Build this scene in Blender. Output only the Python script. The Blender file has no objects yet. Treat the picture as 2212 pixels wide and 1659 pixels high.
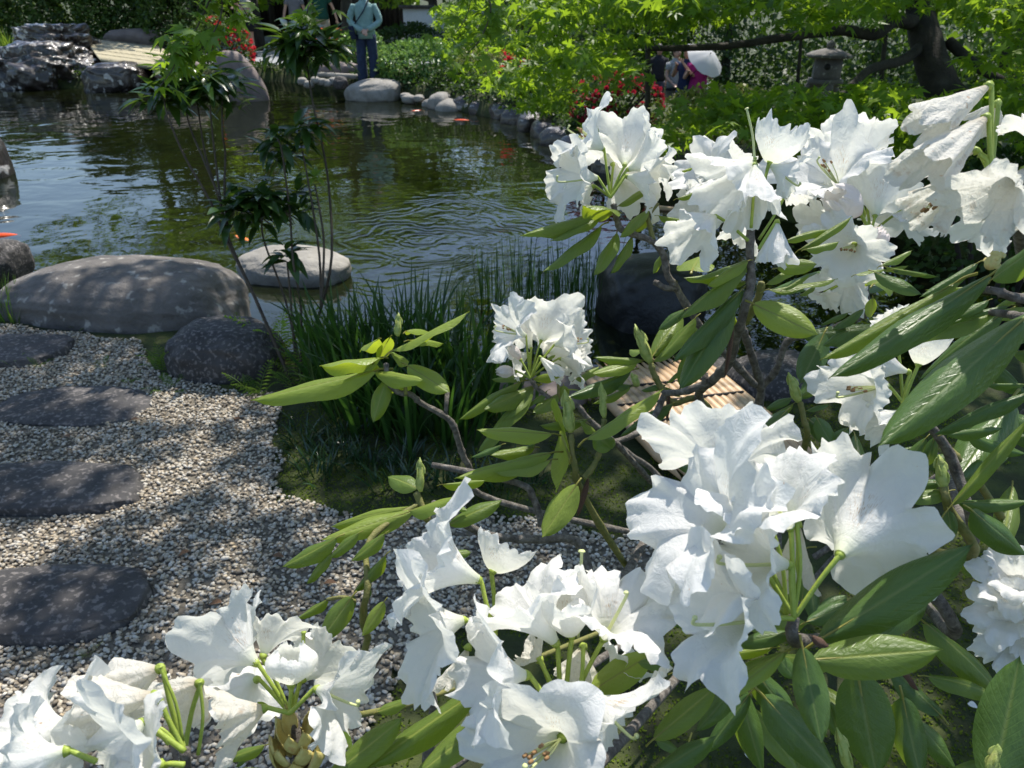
import bpy, math, random
import numpy as np
from mathutils import Vector, Matrix, Quaternion

scene = bpy.context.scene
COL = scene.collection
R = math.radians

# ---------------------------------------------------------------- camera
PITCH = R(27.0)
CAM_Z = 1.5
cam_d = bpy.data.cameras.new('camera')
cam_d.sensor_width = 36.0
cam_d.lens = 27.03
cam_d.clip_start = 0.02
cam_d.clip_end = 2000
cam_d.dof.use_dof = True
cam_d.dof.focus_distance = 0.85
cam_d.dof.aperture_fstop = 17.0
cam = bpy.data.objects.new('camera', cam_d)
cam.location = (0, 0, CAM_Z)
cam.rotation_euler = (math.pi / 2 - PITCH, 0, 0)
COL.objects.link(cam)
scene.camera = cam

# ---------------------------------------------------------------- light
SUN_EL = R(60.0)
SUN_AZ = R(22.0)            # from +Y towards +X
world = bpy.data.worlds.new('World')
scene.world = world
world.use_nodes = True
wn = world.node_tree.nodes
wl = world.node_tree.links
wn.clear()
w_out = wn.new('ShaderNodeOutputWorld')
w_bg = wn.new('ShaderNodeBackground')
w_sky = wn.new('ShaderNodeTexSky')
w_sky.sky_type = 'NISHITA'
w_sky.sun_disc = False
w_sky.sun_elevation = SUN_EL
w_sky.sun_rotation = SUN_AZ
w_sky.air_density = 1.0
w_sky.dust_density = 0.6
w_sky.ozone_density = 1.5
w_bg.inputs['Strength'].default_value = 0.15
wl.new(w_sky.outputs['Color'], w_bg.inputs['Color'])
wl.new(w_bg.outputs['Background'], w_out.inputs['Surface'])

sun_d = bpy.data.lights.new('sun', 'SUN')
sun_d.energy = 4.6
sun_d.angle = R(0.55)
sun_d.color = (1.0, 0.95, 0.865)
sun = bpy.data.objects.new('sun', sun_d)
SUN_DIR = Vector((math.sin(SUN_AZ) * math.cos(SUN_EL), math.cos(SUN_AZ) * math.cos(SUN_EL), math.sin(SUN_EL)))
sun.rotation_euler = SUN_DIR.to_track_quat('Z', 'Y').to_euler()
sun.location = SUN_DIR * 30
COL.objects.link(sun)

scene.view_settings.view_transform = 'Standard'
scene.view_settings.look = 'None'
scene.view_settings.exposure = 0.5
scene.view_settings.gamma = 1.0
scene.view_settings.use_curve_mapping = False
scene.cycles.use_denoising = True
scene.cycles.max_bounces = 7
scene.cycles.diffuse_bounces = 4
scene.cycles.glossy_bounces = 3
scene.cycles.transmission_bounces = 4
scene.cycles.transparent_max_bounces = 8
scene.cycles.sample_clamp_indirect = 8.0
scene.cycles.caustics_reflective = False
scene.cycles.caustics_refractive = False

# ---------------------------------------------------------------- measuring (photo pixel at 2212 wide -> place)
FPX = 1661.0
CR = Vector((1, 0, 0))
CF = Vector((0, math.cos(PITCH), -math.sin(PITCH)))
CU = Vector((0, math.sin(PITCH), math.cos(PITCH)))
CAM = Vector((0, 0, CAM_Z))


def P(x, y, d):
    return CAM + d * (CF + CR * ((x - 1106.0) / FPX) - CU * ((y - 829.5) / FPX))


def G(x, y, z=0.0):
    r = CF + CR * ((x - 1106.0) / FPX) - CU * ((y - 829.5) / FPX)
    t = (z - CAM_Z) / r.z
    return CAM + r * t


VIEWS = {
    'F': (0, 0, 1.0),
    'V1': (1097.2, 164.6, .25197), 'V2': (1654.6, 164.6, .25197), 'V4': (493.7, 603.5, .25197),
    'V5': (932.6, 603.5, .25197), 'V6': (1426.4, 548.6, .25197),
    'W1': (0, 1042.3, .37202), 'W2': (329.2, 1240.9, .25197), 'W3': (713.2, 1042.3, .37202),
    'W4': (1371.5, 822.9, .37996), 'W5': (1536.1, 1152.1, .30555), 'W6': (1700.7, 548.6, .23146),
    'Z1': (0, 0, .33333),
}


def VP(view, x, y, d):
    ox, oy, s = VIEWS[view]
    return P(ox + x * s, oy + y * s, d)


# ---------------------------------------------------------------- object helpers
WM = {}


def tag(o, label=None, cat=None, group=None, kind=None):
    if label: o['label'] = label
    if cat: o['category'] = cat
    if group: o['group'] = group
    if kind: o['kind'] = kind
    return o


def link(o, parent=None, M=None):
    """link; M is the world matrix of the object"""
    M = M or Matrix.Identity(4)
    if parent is not None:
        o.parent = parent
        o.matrix_parent_inverse = WM[parent.name].inverted()
    o.matrix_basis = M
    COL.objects.link(o)
    WM[o.name] = M
    return o


def empty(name, loc, label=None, cat=None, group=None):
    o = bpy.data.objects.new(name, None)
    o.empty_display_size = 0.1
    link(o, None, Matrix.Translation(Vector(loc)))
    return tag(o, label, cat, group)


def mesh_np(name, v, f, mat=None, smooth=True, attrs=None, uv=None):
    """v (n,3); f: (m,k) array or list of such arrays; attrs {name: per-vertex float}; uv per-vertex (n,2)"""
    v = np.asarray(v, dtype=np.float32)
    fl = f if isinstance(f, list) and not isinstance(f[0], tuple) else [f]
    fl = [np.asarray(a, dtype=np.int32) for a in fl if len(a)]
    me = bpy.data.meshes.new(name)
    me.vertices.add(len(v))
    me.vertices.foreach_set('co', v.ravel())
    nl = sum(a.size for a in fl)
    npoly = sum(len(a) for a in fl)
    me.loops.add(nl)
    me.polygons.add(npoly)
    vi = np.concatenate([a.ravel() for a in fl])
    me.loops.foreach_set('vertex_index', vi)
    tot = np.concatenate([np.full(len(a), a.shape[1], dtype=np.int32) for a in fl])
    start = np.concatenate([[0], np.cumsum(tot)[:-1]]).astype(np.int32)
    me.polygons.foreach_set('loop_start', start)
    me.polygons.foreach_set('loop_total', tot)
    if smooth:
        me.polygons.foreach_set('use_smooth', np.ones(npoly, dtype=bool))
    if uv is not None:
        l = me.uv_layers.new(name='UVMap')
        l.data.foreach_set('uv', np.asarray(uv, dtype=np.float32)[vi].ravel())
    if attrs:
        for k, a in attrs.items():
            at = me.attributes.new(k, 'FLOAT', 'POINT')
            at.data.foreach_set('value', np.asarray(a, dtype=np.float32))
    me.update(calc_edges=True)
    me.validate()
    if mat: me.materials.append(mat)
    return me


def obj(name, me, parent=None, M=None):
    return link(bpy.data.objects.new(name, me), parent, M)


class MB:
    """collects verts / faces of one mesh (tris + quads)"""

    def __init__(self):
        self.v = []; self.q = []; self.t = []; self.n = 0; self.a = []

    def add(self, v, q=None, t=None, a=0.0):
        v = np.asarray(v, dtype=float)
        self.v.append(v)
        if q is not None and len(q): self.q.append(np.asarray(q) + self.n)
        if t is not None and len(t): self.t.append(np.asarray(t) + self.n)
        self.a.append(np.full(len(v), a))
        self.n += len(v)

    def mesh(self, name, mat=None, smooth=True):
        fl = []
        if self.q: fl.append(np.concatenate(self.q))
        if self.t: fl.append(np.concatenate(self.t))
        return mesh_np(name, np.concatenate(self.v), fl, mat, smooth, {'rnd': np.concatenate(self.a)})

    def obj(self, name, mat, parent=None, smooth=True):
        return obj(name, self.mesh(name, mat, smooth), parent)


def smooth_path(pts, rad, sub=5):
    pts = [np.array(p, dtype=float) for p in pts]
    if np.isscalar(rad): rad = [rad] * len(pts)
    if len(pts) < 3 or sub <= 1:
        return np.array(pts), np.array(rad, dtype=float)
    out = []; ro = []
    n = len(pts)
    for i in range(n - 1):
        p0 = pts[max(i - 1, 0)]; p1 = pts[i]; p2 = pts[i + 1]; p3 = pts[min(i + 2, n - 1)]
        for k in range(sub):
            t = k / sub
            out.append(0.5 * ((2 * p1) + (-p0 + p2) * t + (2 * p0 - 5 * p1 + 4 * p2 - p3) * t * t + (-p0 + 3 * p1 - 3 * p2 + p3) * t ** 3))
            ro.append(rad[i] * (1 - t) + rad[i + 1] * t)
    out.append(pts[-1]); ro.append(rad[-1])
    return np.array(out), np.array(ro)


def tube(pts, rad, seg=8, sub=5, cap=True, jitter=0.0, rng=None, flat=1.0):
    p, r = smooth_path(pts, rad, sub)
    n = len(p)
    tg = np.gradient(p, axis=0)
    tg /= np.linalg.norm(tg, axis=1)[:, None] + 1e-9
    ref = np.array([0, 0, 1.0]) if abs(tg[0][2]) < 0.9 else np.array([1.0, 0, 0])
    u = np.cross(tg[0], ref); u /= np.linalg.norm(u)
    V = []
    ang = np.linspace(0, 2 * np.pi, seg, endpoint=False)
    for i in range(n):
        u = u - tg[i] * np.dot(u, tg[i]); u /= np.linalg.norm(u) + 1e-9
        w = np.cross(tg[i], u)
        rr = r[i] * (1 + (jitter * (rng.random(seg) - .5) * 2 if jitter else 0))
        V.append(p[i] + (np.cos(ang) * rr)[:, None] * u + (np.sin(ang) * rr * flat)[:, None] * w)
    V = np.concatenate(V)
    q = []
    for i in range(n - 1):
        for k in range(seg):
            a = i * seg + k; b = i * seg + (k + 1) % seg
            q.append((a, b, b + seg, a + seg))
    t = []
    if cap:
        V = np.concatenate([V, p[:1] - tg[:1] * r[0] * .35, p[-1:] + tg[-1:] * r[-1] * .35])
        c0, c1 = len(V) - 2, len(V) - 1
        for k in range(seg):
            t.append((c0, (k + 1) % seg, k))
            t.append((c1, (n - 1) * seg + k, (n - 1) * seg + (k + 1) % seg))
    return V, np.array(q), np.array(t)


def box(mb, c, s, rz=0.0, a=0.0):
    x, y, z = s[0] / 2, s[1] / 2, s[2] / 2
    v = np.array([(-x, -y, -z), (x, -y, -z), (x, y, -z), (-x, y, -z), (-x, -y, z), (x, -y, z), (x, y, z), (-x, y, z)])
    cs, sn = math.cos(rz), math.sin(rz)
    v = np.stack([v[:, 0] * cs - v[:, 1] * sn, v[:, 0] * sn + v[:, 1] * cs, v[:, 2]], 1) + np.array(c)
    mb.add(v, [(0, 3, 2, 1), (4, 5, 6, 7), (0, 1, 5, 4), (1, 2, 6, 5), (2, 3, 7, 6), (3, 0, 4, 7)], a=a)


def snoise(p, seed, octaves=4, scale=1.0):
    """cheap smooth noise: sums of random sines, p (n,3) -> (n,)"""
    rng = np.random.default_rng(seed)
    p = np.asarray(p, dtype=float) * scale
    out = np.zeros(len(p)); amp = 1.0; fr = 1.0; tot = 0
    for o in range(octaves):
        s = np.zeros(len(p))
        for k in range(5):
            d = rng.normal(size=3); d /= np.linalg.norm(d)
            s += np.sin(p @ d * fr * rng.uniform(.7, 1.4) * 2.0 + rng.uniform(0, 6.28))
        out += amp * s / 2.2
        tot += amp
        amp *= .5; fr *= 2.05
    return out / tot


# ---------------------------------------------------------------- materials
MATS = {}


def new_mat(name):
    m = bpy.data.materials.new(name)
    m.use_nodes = True
    nt = m.node_tree
    nt.nodes.clear()
    out = nt.nodes.new('ShaderNodeOutputMaterial')
    MATS[name] = m
    return m, nt, out


class N:
    def __init__(self, nt):
        self.nt = nt

    def n(self, typ, **kw):
        nd = self.nt.nodes.new(typ)
        for k, v in kw.items():
            if k.startswith('i_'):
                nd.inputs[k[2:].replace('_', ' ')].default_value = v
            else:
                setattr(nd, k, v)
        return nd

    def l(self, a, b):
        self.nt.links.new(a, b)

    def math(self, op, a, b=None, c=None, clamp=False):
        nd = self.nt.nodes.new('ShaderNodeMath'); nd.operation = op; nd.use_clamp = clamp
        for i, s in enumerate((a, b, c)):
            if s is None: continue
            if isinstance(s, (int, float)): nd.inputs[i].default_value = s
            else: self.l(s, nd.inputs[i])
        return nd.outputs[0]

    def mix(self, fac, a, b, typ='MIX'):
        nd = self.nt.nodes.new('ShaderNodeMix'); nd.data_type = 'RGBA'; nd.blend_type = typ
        for s, i in ((fac, 0), (a, 6), (b, 7)):
            if isinstance(s, (int, float)): nd.inputs[i].default_value = s
            elif isinstance(s, tuple): nd.inputs[i].default_value = (*s, 1.0)[:4]
            else: self.l(s, nd.inputs[i])
        return nd.outputs[2]

    def ramp(self, fac, stops, interp='LINEAR'):
        nd = self.nt.nodes.new('ShaderNodeValToRGB')
        cr = nd.color_ramp
        cr.interpolation = interp
        while len(cr.elements) < len(stops): cr.elements.new(0.5)
        for e, (p, c) in zip(cr.elements, stops):
            e.position = p
            e.color = (*c, 1.0) if isinstance(c, tuple) else (c, c, c, 1.0)
        self.l(fac, nd.inputs[0])
        return nd.outputs[0]

    def noise(self, vec, scale, detail=4, rough=.55, dist=0.0):
        nd = self.n('ShaderNodeTexNoise')
        nd.inputs['Scale'].default_value = scale
        nd.inputs['Detail'].default_value = detail
        nd.inputs['Roughness'].default_value = rough
        nd.inputs['Distortion'].default_value = dist
        if vec is not None: self.l(vec, nd.inputs['Vector'])
        return nd.outputs[0]

    def bump(self, h, strength, dist=0.01, normal=None):
        nd = self.n('ShaderNodeBump')
        nd.inputs['Strength'].default_value = strength
        nd.inputs['Distance'].default_value = dist
        self.l(h, nd.inputs['Height'])
        if normal is not None: self.l(normal, nd.inputs['Normal'])
        return nd.outputs[0]

    def mapping(self, vec, scale=(1, 1, 1), rot=(0, 0, 0)):
        nd = self.n('ShaderNodeMapping')
        nd.inputs['Scale'].default_value = scale
        nd.inputs['Rotation'].default_value = rot
        self.l(vec, nd.inputs['Vector'])
        return nd.outputs[0]


def geo_pos(b):
    return b.n('ShaderNodeNewGeometry').outputs['Position']


def m_rough(name, stops, scale, rough=.8, bump=.4, bdist=.01, detail=8, spots=None, wet=0.0, spec=.5, coord='Object'):
    """noise ramp surface: stones, soil, plaster, bark, cloth"""
    m, nt, out = new_mat(name)
    b = N(nt)
    tc = b.n('ShaderNodeTexCoord').outputs[coord] if coord != 'World' else geo_pos(b)
    nz = b.noise(tc, scale, detail, .62)
    col = b.ramp(nz, stops)
    if spots:
        sc, lo, hi, c = spots
        s = b.noise(tc, sc, 3, .5)
        col = b.mix(b.ramp(s, [(lo, 0.0), (hi, 1.0)]), col, c)
    pr = b.n('ShaderNodeBsdfPrincipled')
    b.l(col, pr.inputs['Base Color'])
    pr.inputs['Roughness'].default_value = rough
    pr.inputs['Specular IOR Level'].default_value = spec
    if wet:
        pr.inputs['Coat Weight'].default_value = wet
        pr.inputs['Coat Roughness'].default_value = .12
    f = b.noise(tc, scale * 5, 6, .65)
    h = b.math('ADD', nz, b.math('MULTIPLY', f, .5))
    b.l(b.bump(h, bump, bdist), pr.inputs['Normal'])
    b.l(pr.outputs[0], out.inputs[0])
    return m


def m_plain(name, c, rough=.6, spec=.4, var=.12, scale=30):
    c2 = tuple(x * (1 - var) for x in c)
    return m_rough(name, [(.3, c2), (.7, c)], scale, rough, .1, .002, 3, spec=spec)


def m_leafy(name, c1, c2, trans=(.3, .5, .05), tw=.4, rough=.45, spec=.4, c3=None):
    """foliage built of many leaves; each leaf has its own 'rnd' value"""
    m, nt, out = new_mat(name)
    b = N(nt)
    at = b.n('ShaderNodeAttribute', attribute_name='rnd').outputs['Fac']
    stops = [(0.0, c1), (1.0, c2)] if c3 is None else [(0.0, c1), (.6, c2), (1.0, c3)]
    col = b.ramp(at, stops)
    pr = b.n('ShaderNodeBsdfPrincipled')
    b.l(col, pr.inputs['Base Color'])
    pr.inputs['Roughness'].default_value = rough
    pr.inputs['Specular IOR Level'].default_value = spec
    tr = b.n('ShaderNodeBsdfTranslucent')
    tcol = b.mix(.75, col, trans)
    b.l(tcol, tr.inputs['Color'])
    mx = b.n('ShaderNodeMixShader')
    mx.inputs[0].default_value = tw
    b.l(pr.outputs[0], mx.inputs[1]); b.l(tr.outputs[0], mx.inputs[2])
    b.l(mx.outputs[0], out.inputs[0])
    return m


# ---------------------------------------------------------------- many small leaves in one mesh
def frames(axis, normal):
    axis = axis / (np.linalg.norm(axis, axis=1)[:, None] + 1e-9)
    s = np.cross(normal, axis); s /= np.linalg.norm(s, axis=1)[:, None] + 1e-9
    n = np.cross(axis, s)
    return np.stack([axis, s, n], axis=2)      # columns


def scatter_mesh(name, tv, tf, pos, Rm, scale, mat, rnd=None, smooth=True):
    tv = np.asarray(tv, dtype=float); tf = np.asarray(tf)
    n = len(pos); k = len(tv)
    scale = np.asarray(scale)
    if scale.ndim == 1: scale = np.repeat(scale[:, None], 3, 1)
    loc = tv[None] * scale[:, None, :]
    v = np.einsum('nij,nkj->nki', Rm, loc) + pos[:, None, :]
    f = tf[None] + (np.arange(n) * k)[:, None, None]
    if rnd is None: rnd = np.random.default_rng(1).random(n)
    return mesh_np(name, v.reshape(-1, 3), f.reshape(-1, tf.shape[1]), mat, smooth, {'rnd': np.repeat(rnd, k)})


def maple_template(lobes=7, droop=.25):
    """palmate leaf: thin pointed lobes, x axis = middle lobe"""
    ang = {5: [-100, -48, 0, 48, 100], 7: [-128, -84, -42, 0, 42, 84, 128]}[lobes]
    ln = {5: [.5, .85, 1.0, .85, .5], 7: [.4, .72, .92, 1.0, .92, .72, .4]}[lobes]
    v = [(0, 0, 0)]; f = []
    for a, l in zip(ang, ln):
        a = R(a); i = len(v)
        w = .15 * l
        for (x, y) in ((.42 * l, w), (l, 0), (.42 * l, -w)):
            xx = x * math.cos(a) - y * math.sin(a); yy = x * math.sin(a) + y * math.cos(a)
            v.append((xx, yy, -droop * (xx * xx + yy * yy)))
        f.append((0, i + 2, i + 1)); f.append((0, i + 1, i))   # fan of the lobe
    # webs between lobes
    for j in range(len(ang) - 1):
        f.append((0, 1 + 3 * j, 1 + 3 * (j + 1) + 2))
    return np.array(v), np.array(f)


def oval_template(n=4, w=.3, fold=.1, droop=.15):
    v = [(0, 0, 0)]; f = []
    xs = np.linspace(0, 1, n + 1)[1:-1]
    for x in xs:
        ww = w * math.sin(math.pi * x ** .8)
        v += [(x, ww, fold * ww - droop * x * x), (x, 0, -droop * x * x), (x, -ww, fold * ww - droop * x * x)]
    v.append((1, 0, -droop))
    tip = len(v) - 1
    f += [(0, 2, 1), (0, 3, 2)]
    for i in range(len(xs) - 1):
        a = 1 + 3 * i; c = a + 3
        f += [(a, a + 1, c + 1), (a, c + 1, c), (a + 1, a + 2, c + 2), (a + 1, c + 2, c + 1)]
    a = 1 + 3 * (len(xs) - 1)
    f += [(a, a + 1, tip), (a + 1, a + 2, tip)]
    return np.array(v), np.array(f)


MAPLE7 = maple_template(7)
MAPLE5 = maple_template(5)
OVAL = oval_template(4, .3)
OVAL3 = oval_template(3, .34)
QUADL = (np.array([(0, 0, 0), (.5, .32, -.02), (1, 0, -.12), (.5, -.32, -.02)]), np.array([(0, 3, 2), (0, 2, 1)]))


def rand_dirs(rng, n):
    d = rng.normal(size=(n, 3))
    return d / np.linalg.norm(d, axis=1)[:, None]


def cloud(rng, n, c, r, shell=.55):
    """points in an ellipsoid, denser towards the outside"""
    d = rand_dirs(rng, n)
    t = rng.random(n) ** (1 / 3.0)
    t = shell + (1 - shell) * t if shell > 0 else t
    t = np.where(rng.random(n) < .2, rng.random(n) ** .5, t)
    return np.array(c) + d * t[:, None] * np.array(r)


def leaf_frames(rng, n, up=1.0, droop=0.0, out=None):
    nr = rand_dirs(rng, n) + np.array([0, 0, up])
    nr /= np.linalg.norm(nr, axis=1)[:, None]
    ax = rand_dirs(rng, n)
    if out is not None: ax = ax * .6 + out
    ax[:, 2] -= droop
    ax = ax - nr * np.sum(ax * nr, axis=1)[:, None]
    return frames(ax, nr)

# ================================================================ materials of the place
M_soil = m_rough('moss_soil', [(.3, (.018, .019, .007)), (.5, (.032, .042, .009)), (.62, (.060, .075, .014)), (.75, (.05, .04, .022))], 5.0, .95, .9, .02, coord='World')
M_gravel = m_rough('gravel_bed', [(.3, (.08, .07, .05)), (.7, (.22, .19, .15))], 60, .9, .8, .01, coord='World')
M_pave = m_rough('pavement_grey', [(.3, (.24, .25, .27)), (.7, (.32, .33, .35))], 6, .8, .1, .005, coord='World')
M_bottom = m_rough('pond_mud', [(.3, (.015, .018, .006)), (.7, (.04, .045, .015))], 3, .9, .4, coord='World')
M_stone_dark = m_rough('stone_dark', [(.28, (.024, .022, .022)), (.55, (.050, .046, .045)), (.8, (.10, .09, .085))], 7, .8, .8, .012, spots=(60, .54, .64, (.155, .138, .13)))
M_stone_bould = m_rough('stone_boulder', [(.28, (.065, .06, .056)), (.5, (.125, .112, .102)), (.75, (.21, .19, .175))], 4, .85, 1.0, .03, spots=(16, .60, .68, (.33, .31, .28)))
M_stone_pale = m_rough('stone_pale', [(.3, (.20, .185, .16)), (.7, (.36, .335, .30))], 5, .85, .9, .025, spots=(22, .6, .72, (.25, .23, .20)))
M_stone_wet = m_rough('stone_wet', [(.3, (.010, .008, .008)), (.5, (.035, .024, .02)), (.66, (.10, .08, .07))], 3.2, .30, .9, .05, wet=.7, spots=(7, .60, .66, (.55, .52, .49)))
M_stone_black = m_rough('stone_black', [(.3, (.008, .008, .008)), (.7, (.03, .028, .026))], 6, .45, .6, .02)
M_stone_brown = m_rough('stone_brown', [(.3, (.13, .10, .09)), (.7, (.24, .19, .17))], 4, .8, .5, .012)
M_bark_rough = m_rough('bark_dark', [(.3, (.018, .015, .012)), (.6, (.05, .042, .034)), (.8, (.10, .09, .075))], 9, .9, .9, .02)
M_wood_dark = m_rough('wood_dark', [(.3, (.020, .015, .012)), (.7, (.05, .038, .03))], 8, .6, .3, .005)
M_bamboo = m_rough('bamboo_tan', [(.3, (.40, .25, .13)), (.6, (.56, .38, .22)), (.8, (.66, .50, .33))], 6, .5, .15, .003, spots=(14, .58, .7, (.30, .2, .11)))
M_bamboo_pale = m_rough('bamboo_weathered', [(.3, (.36, .31, .20)), (.7, (.62, .55, .38))], 3, .6, .2, .004)
M_cord = m_plain('cord_black', (.015, .013, .012), .8)
M_plaster = m_plain('plaster_pale', (.62, .63, .64), .8)
M_koi = m_rough('koi_orange', [(.45, (.80, .16, .02)), (.56, (.85, .28, .05)), (.63, (.85, .78, .7))], 9, .3, .1, .002)
M_koi2 = m_plain('koi_red', (.80, .10, .02), .3)

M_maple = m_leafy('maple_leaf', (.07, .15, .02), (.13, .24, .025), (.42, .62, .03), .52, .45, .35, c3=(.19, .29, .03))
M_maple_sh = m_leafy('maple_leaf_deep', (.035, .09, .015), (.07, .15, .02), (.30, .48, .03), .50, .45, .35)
M_hedge = m_leafy('hedge_leaf', (.02, .05, .012), (.06, .11, .02), (.20, .34, .04), .25, .5, .3, c3=(.22, .30, .09))  # palest tone paints sunlit highlights among the leaves
M_bushb = m_leafy('bush_leaf_bright', (.06, .14, .03), (.14, .26, .06), (.3, .5, .08), .3, .4, .5, c3=(.34, .46, .18))
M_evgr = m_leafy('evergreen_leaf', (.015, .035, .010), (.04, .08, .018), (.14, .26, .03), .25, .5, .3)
M_varieg = m_leafy('azalea_leaf_mixed', (.07, .11, .02), (.20, .24, .06), (.3, .4, .06), .3, .5, .3, c3=(.55, .42, .25))
M_red = m_leafy('azalea_flower_red', (.50, .015, .03), (.75, .05, .08), (.8, .06, .08), .35, .6, .2)
M_redd = m_leafy('maple_red_deep', (.20, .008, .03), (.38, .02, .06), (.5, .03, .05), .35, .6, .2)
M_orange = m_leafy('azalea_flower_orange', (.65, .12, .05), (.75, .25, .12), (.8, .2, .08), .35, .6, .2)
M_iris = m_leafy('iris_blade', (.010, .035, .010), (.03, .075, .016), (.13, .30, .03), .32, .38, .45)
M_liri = m_leafy('lilyturf_blade', (.012, .035, .018), (.03, .07, .03), (.10, .2, .04), .2, .25, .6)
M_fern = m_leafy('fern_frond', (.14, .27, .03), (.24, .40, .05), (.45, .65, .06), .45, .55, .25)
M_fern_d = m_leafy('fern_frond_dark', (.04, .10, .02), (.09, .17, .03), (.3, .45, .05), .4, .55, .25)
M_pieris = m_leafy('pieris_leaf', (.018, .05, .012), (.04, .09, .018), (.20, .34, .03), .28, .28, .5)
M_pieris_lit = m_leafy('pieris_leaf_lit', (.16, .26, .03), (.26, .38, .05), (.5, .62, .06), .45, .4, .4)  # brighter copy of the pieris leaf, sunlight painted into its colour
M_moss = m_leafy('moss_tuft', (.035, .055, .008), (.10, .15, .015), (.25, .32, .02), .3, .9, .1, c3=(.20, .25, .03))
M_stem = m_rough('stem_brown', [(.3, (.03, .02, .013)), (.7, (.09, .065, .04))], 40, .7, .4, .003)
M_grass = m_leafy('grass_blade', (.05, .13, .02), (.14, .26, .04), (.35, .5, .05), .4, .5, .3)


def m_pebble():
    m, nt, out = new_mat('pebble')
    b = N(nt)
    at = b.n('ShaderNodeAttribute', attribute_name='rnd').outputs['Fac']
    col = b.ramp(at, [(0, (.09, .072, .05)), (.18, (.25, .20, .14)), (.4, (.41, .35, .26)), (.6, (.50, .46, .38)), (.8, (.60, .565, .50)), (.92, (.50, .38, .23)), (1.0, (.75, .71, .64))])
    tc = b.n('ShaderNodeTexCoord').outputs['Object']
    col = b.mix(b.math('MULTIPLY', b.noise(tc, 260, 3), .5), col, (.30, .25, .19))
    pr = b.n('ShaderNodeBsdfPrincipled')
    b.l(col, pr.inputs['Base Color']); pr.inputs['Roughness'].default_value = .75
    b.l(pr.outputs[0], out.inputs[0])
    return m


M_pebble = m_pebble()


def m_water():
    m, nt, out = new_mat('pond_water')
    b = N(nt)
    pos = geo_pos(b)
    big = b.noise(b.mapping(pos, (0.85, 1.0, 1)), 1.5, 2, .45, .5)
    mid = b.noise(b.mapping(pos, (1.0, 1.15, 1), (0, 0, R(12))), 4.2, 2, .5, .6)
    fine = b.noise(b.mapping(pos, (1.0, 1.5, 1), (0, 0, R(-25))), 17, 2, .5, .3)
    # rings spreading round the swimming fish in the middle of the pond
    vd = b.n('ShaderNodeVectorMath', operation='DISTANCE')
    b.l(pos, vd.inputs[0]); vd.inputs[1].default_value = tuple(G(900, 520, -.3))
    dist = vd.outputs['Value']
    wob = b.math('ADD', dist, b.math('MULTIPLY', b.noise(pos, 1.4, 3), 1.3))
    ring = b.math('SINE', b.math('MULTIPLY', wob, 46.0))
    fall = b.math('DIVIDE', 1.0, b.math('ADD', 1.0, b.math('POWER', b.math('MULTIPLY', dist, .8), 4.0)))
    ring = b.math('MULTIPLY', ring, b.math('MULTIPLY', fall, .075))
    h = b.math('ADD', b.math('MULTIPLY', big, 1.0), b.math('MULTIPLY', mid, .13))
    h = b.math('ADD', h, b.math('MULTIPLY', fine, b.math('ADD', .006, b.math('MULTIPLY', fall, .07))))
    h = b.math('ADD', h, ring)
    nrm = b.bump(h, .40, .048)
    fr = b.n('ShaderNodeFresnel'); fr.inputs['IOR'].default_value = 1.6
    b.l(nrm, fr.inputs['Normal'])
    gl = b.n('ShaderNodeBsdfGlossy'); gl.inputs['Roughness'].default_value = .015
    b.l(nrm, gl.inputs['Normal'])
    df = b.n('ShaderNodeBsdfDiffuse')
    df.inputs['Color'].default_value = (.013, .017, .006, 1)
    tp = b.n('ShaderNodeBsdfTransparent'); tp.inputs['Color'].default_value = (.55, .60, .35, 1)
    m1 = b.n('ShaderNodeMixShader'); m1.inputs[0].default_value = .5
    b.l(df.outputs[0], m1.inputs[1]); b.l(tp.outputs[0], m1.inputs[2])
    m2 = b.n('ShaderNodeMixShader')
    b.l(fr.outputs[0], m2.inputs[0]); b.l(m1.outputs[0], m2.inputs[1]); b.l(gl.outputs[0], m2.inputs[2])
    b.l(m2.outputs[0], out.inputs[0])
    return m


M_water = m_water()

# ================================================================ terrain
WZ = -0.30
POND_PX = [(-900, 610), (-300, 640), (0, 665), (200, 675), (420, 690), (540, 710), (640, 735), (800, 775), (1000, 810), (1250, 835),
           (1500, 832), (1700, 825), (2000, 770), (2350, 700), (2300, 520), (1900, 499), (1640, 470), (1420, 400), (1230, 325),
           (1150, 272), (1000, 240), (880, 216), (770, 208), (700, 185), (600, 176), (480, 182), (300, 190), (150, 190), (0, 192), (-500, 194)]
POND = np.array([tuple(G(x, y, WZ if y < 500 else 0.0))[:2] for x, y in POND_PX])


def inside(poly, p):
    x, y = p[:, 0], p[:, 1]
    r = np.zeros(len(p), dtype=bool)
    n = len(poly)
    for i in range(n):
        x1, y1 = poly[i]; x2, y2 = poly[(i + 1) % n]
        c = ((y1 > y) != (y2 > y)) & (x < (x2 - x1) * (y - y1) / (y2 - y1 + 1e-12) + x1)
        r ^= c
    return r


def poly_dist(poly, p):
    d = np.full(len(p), 1e9)
    n = len(poly)
    for i in range(n):
        a = poly[i]; bb = poly[(i + 1) % n] - a
        t = np.clip(((p - a) @ bb) / (bb @ bb + 1e-12), 0, 1)
        d = np.minimum(d, np.linalg.norm(p - (a + t[:, None] * bb), axis=1))
    return d


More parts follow.
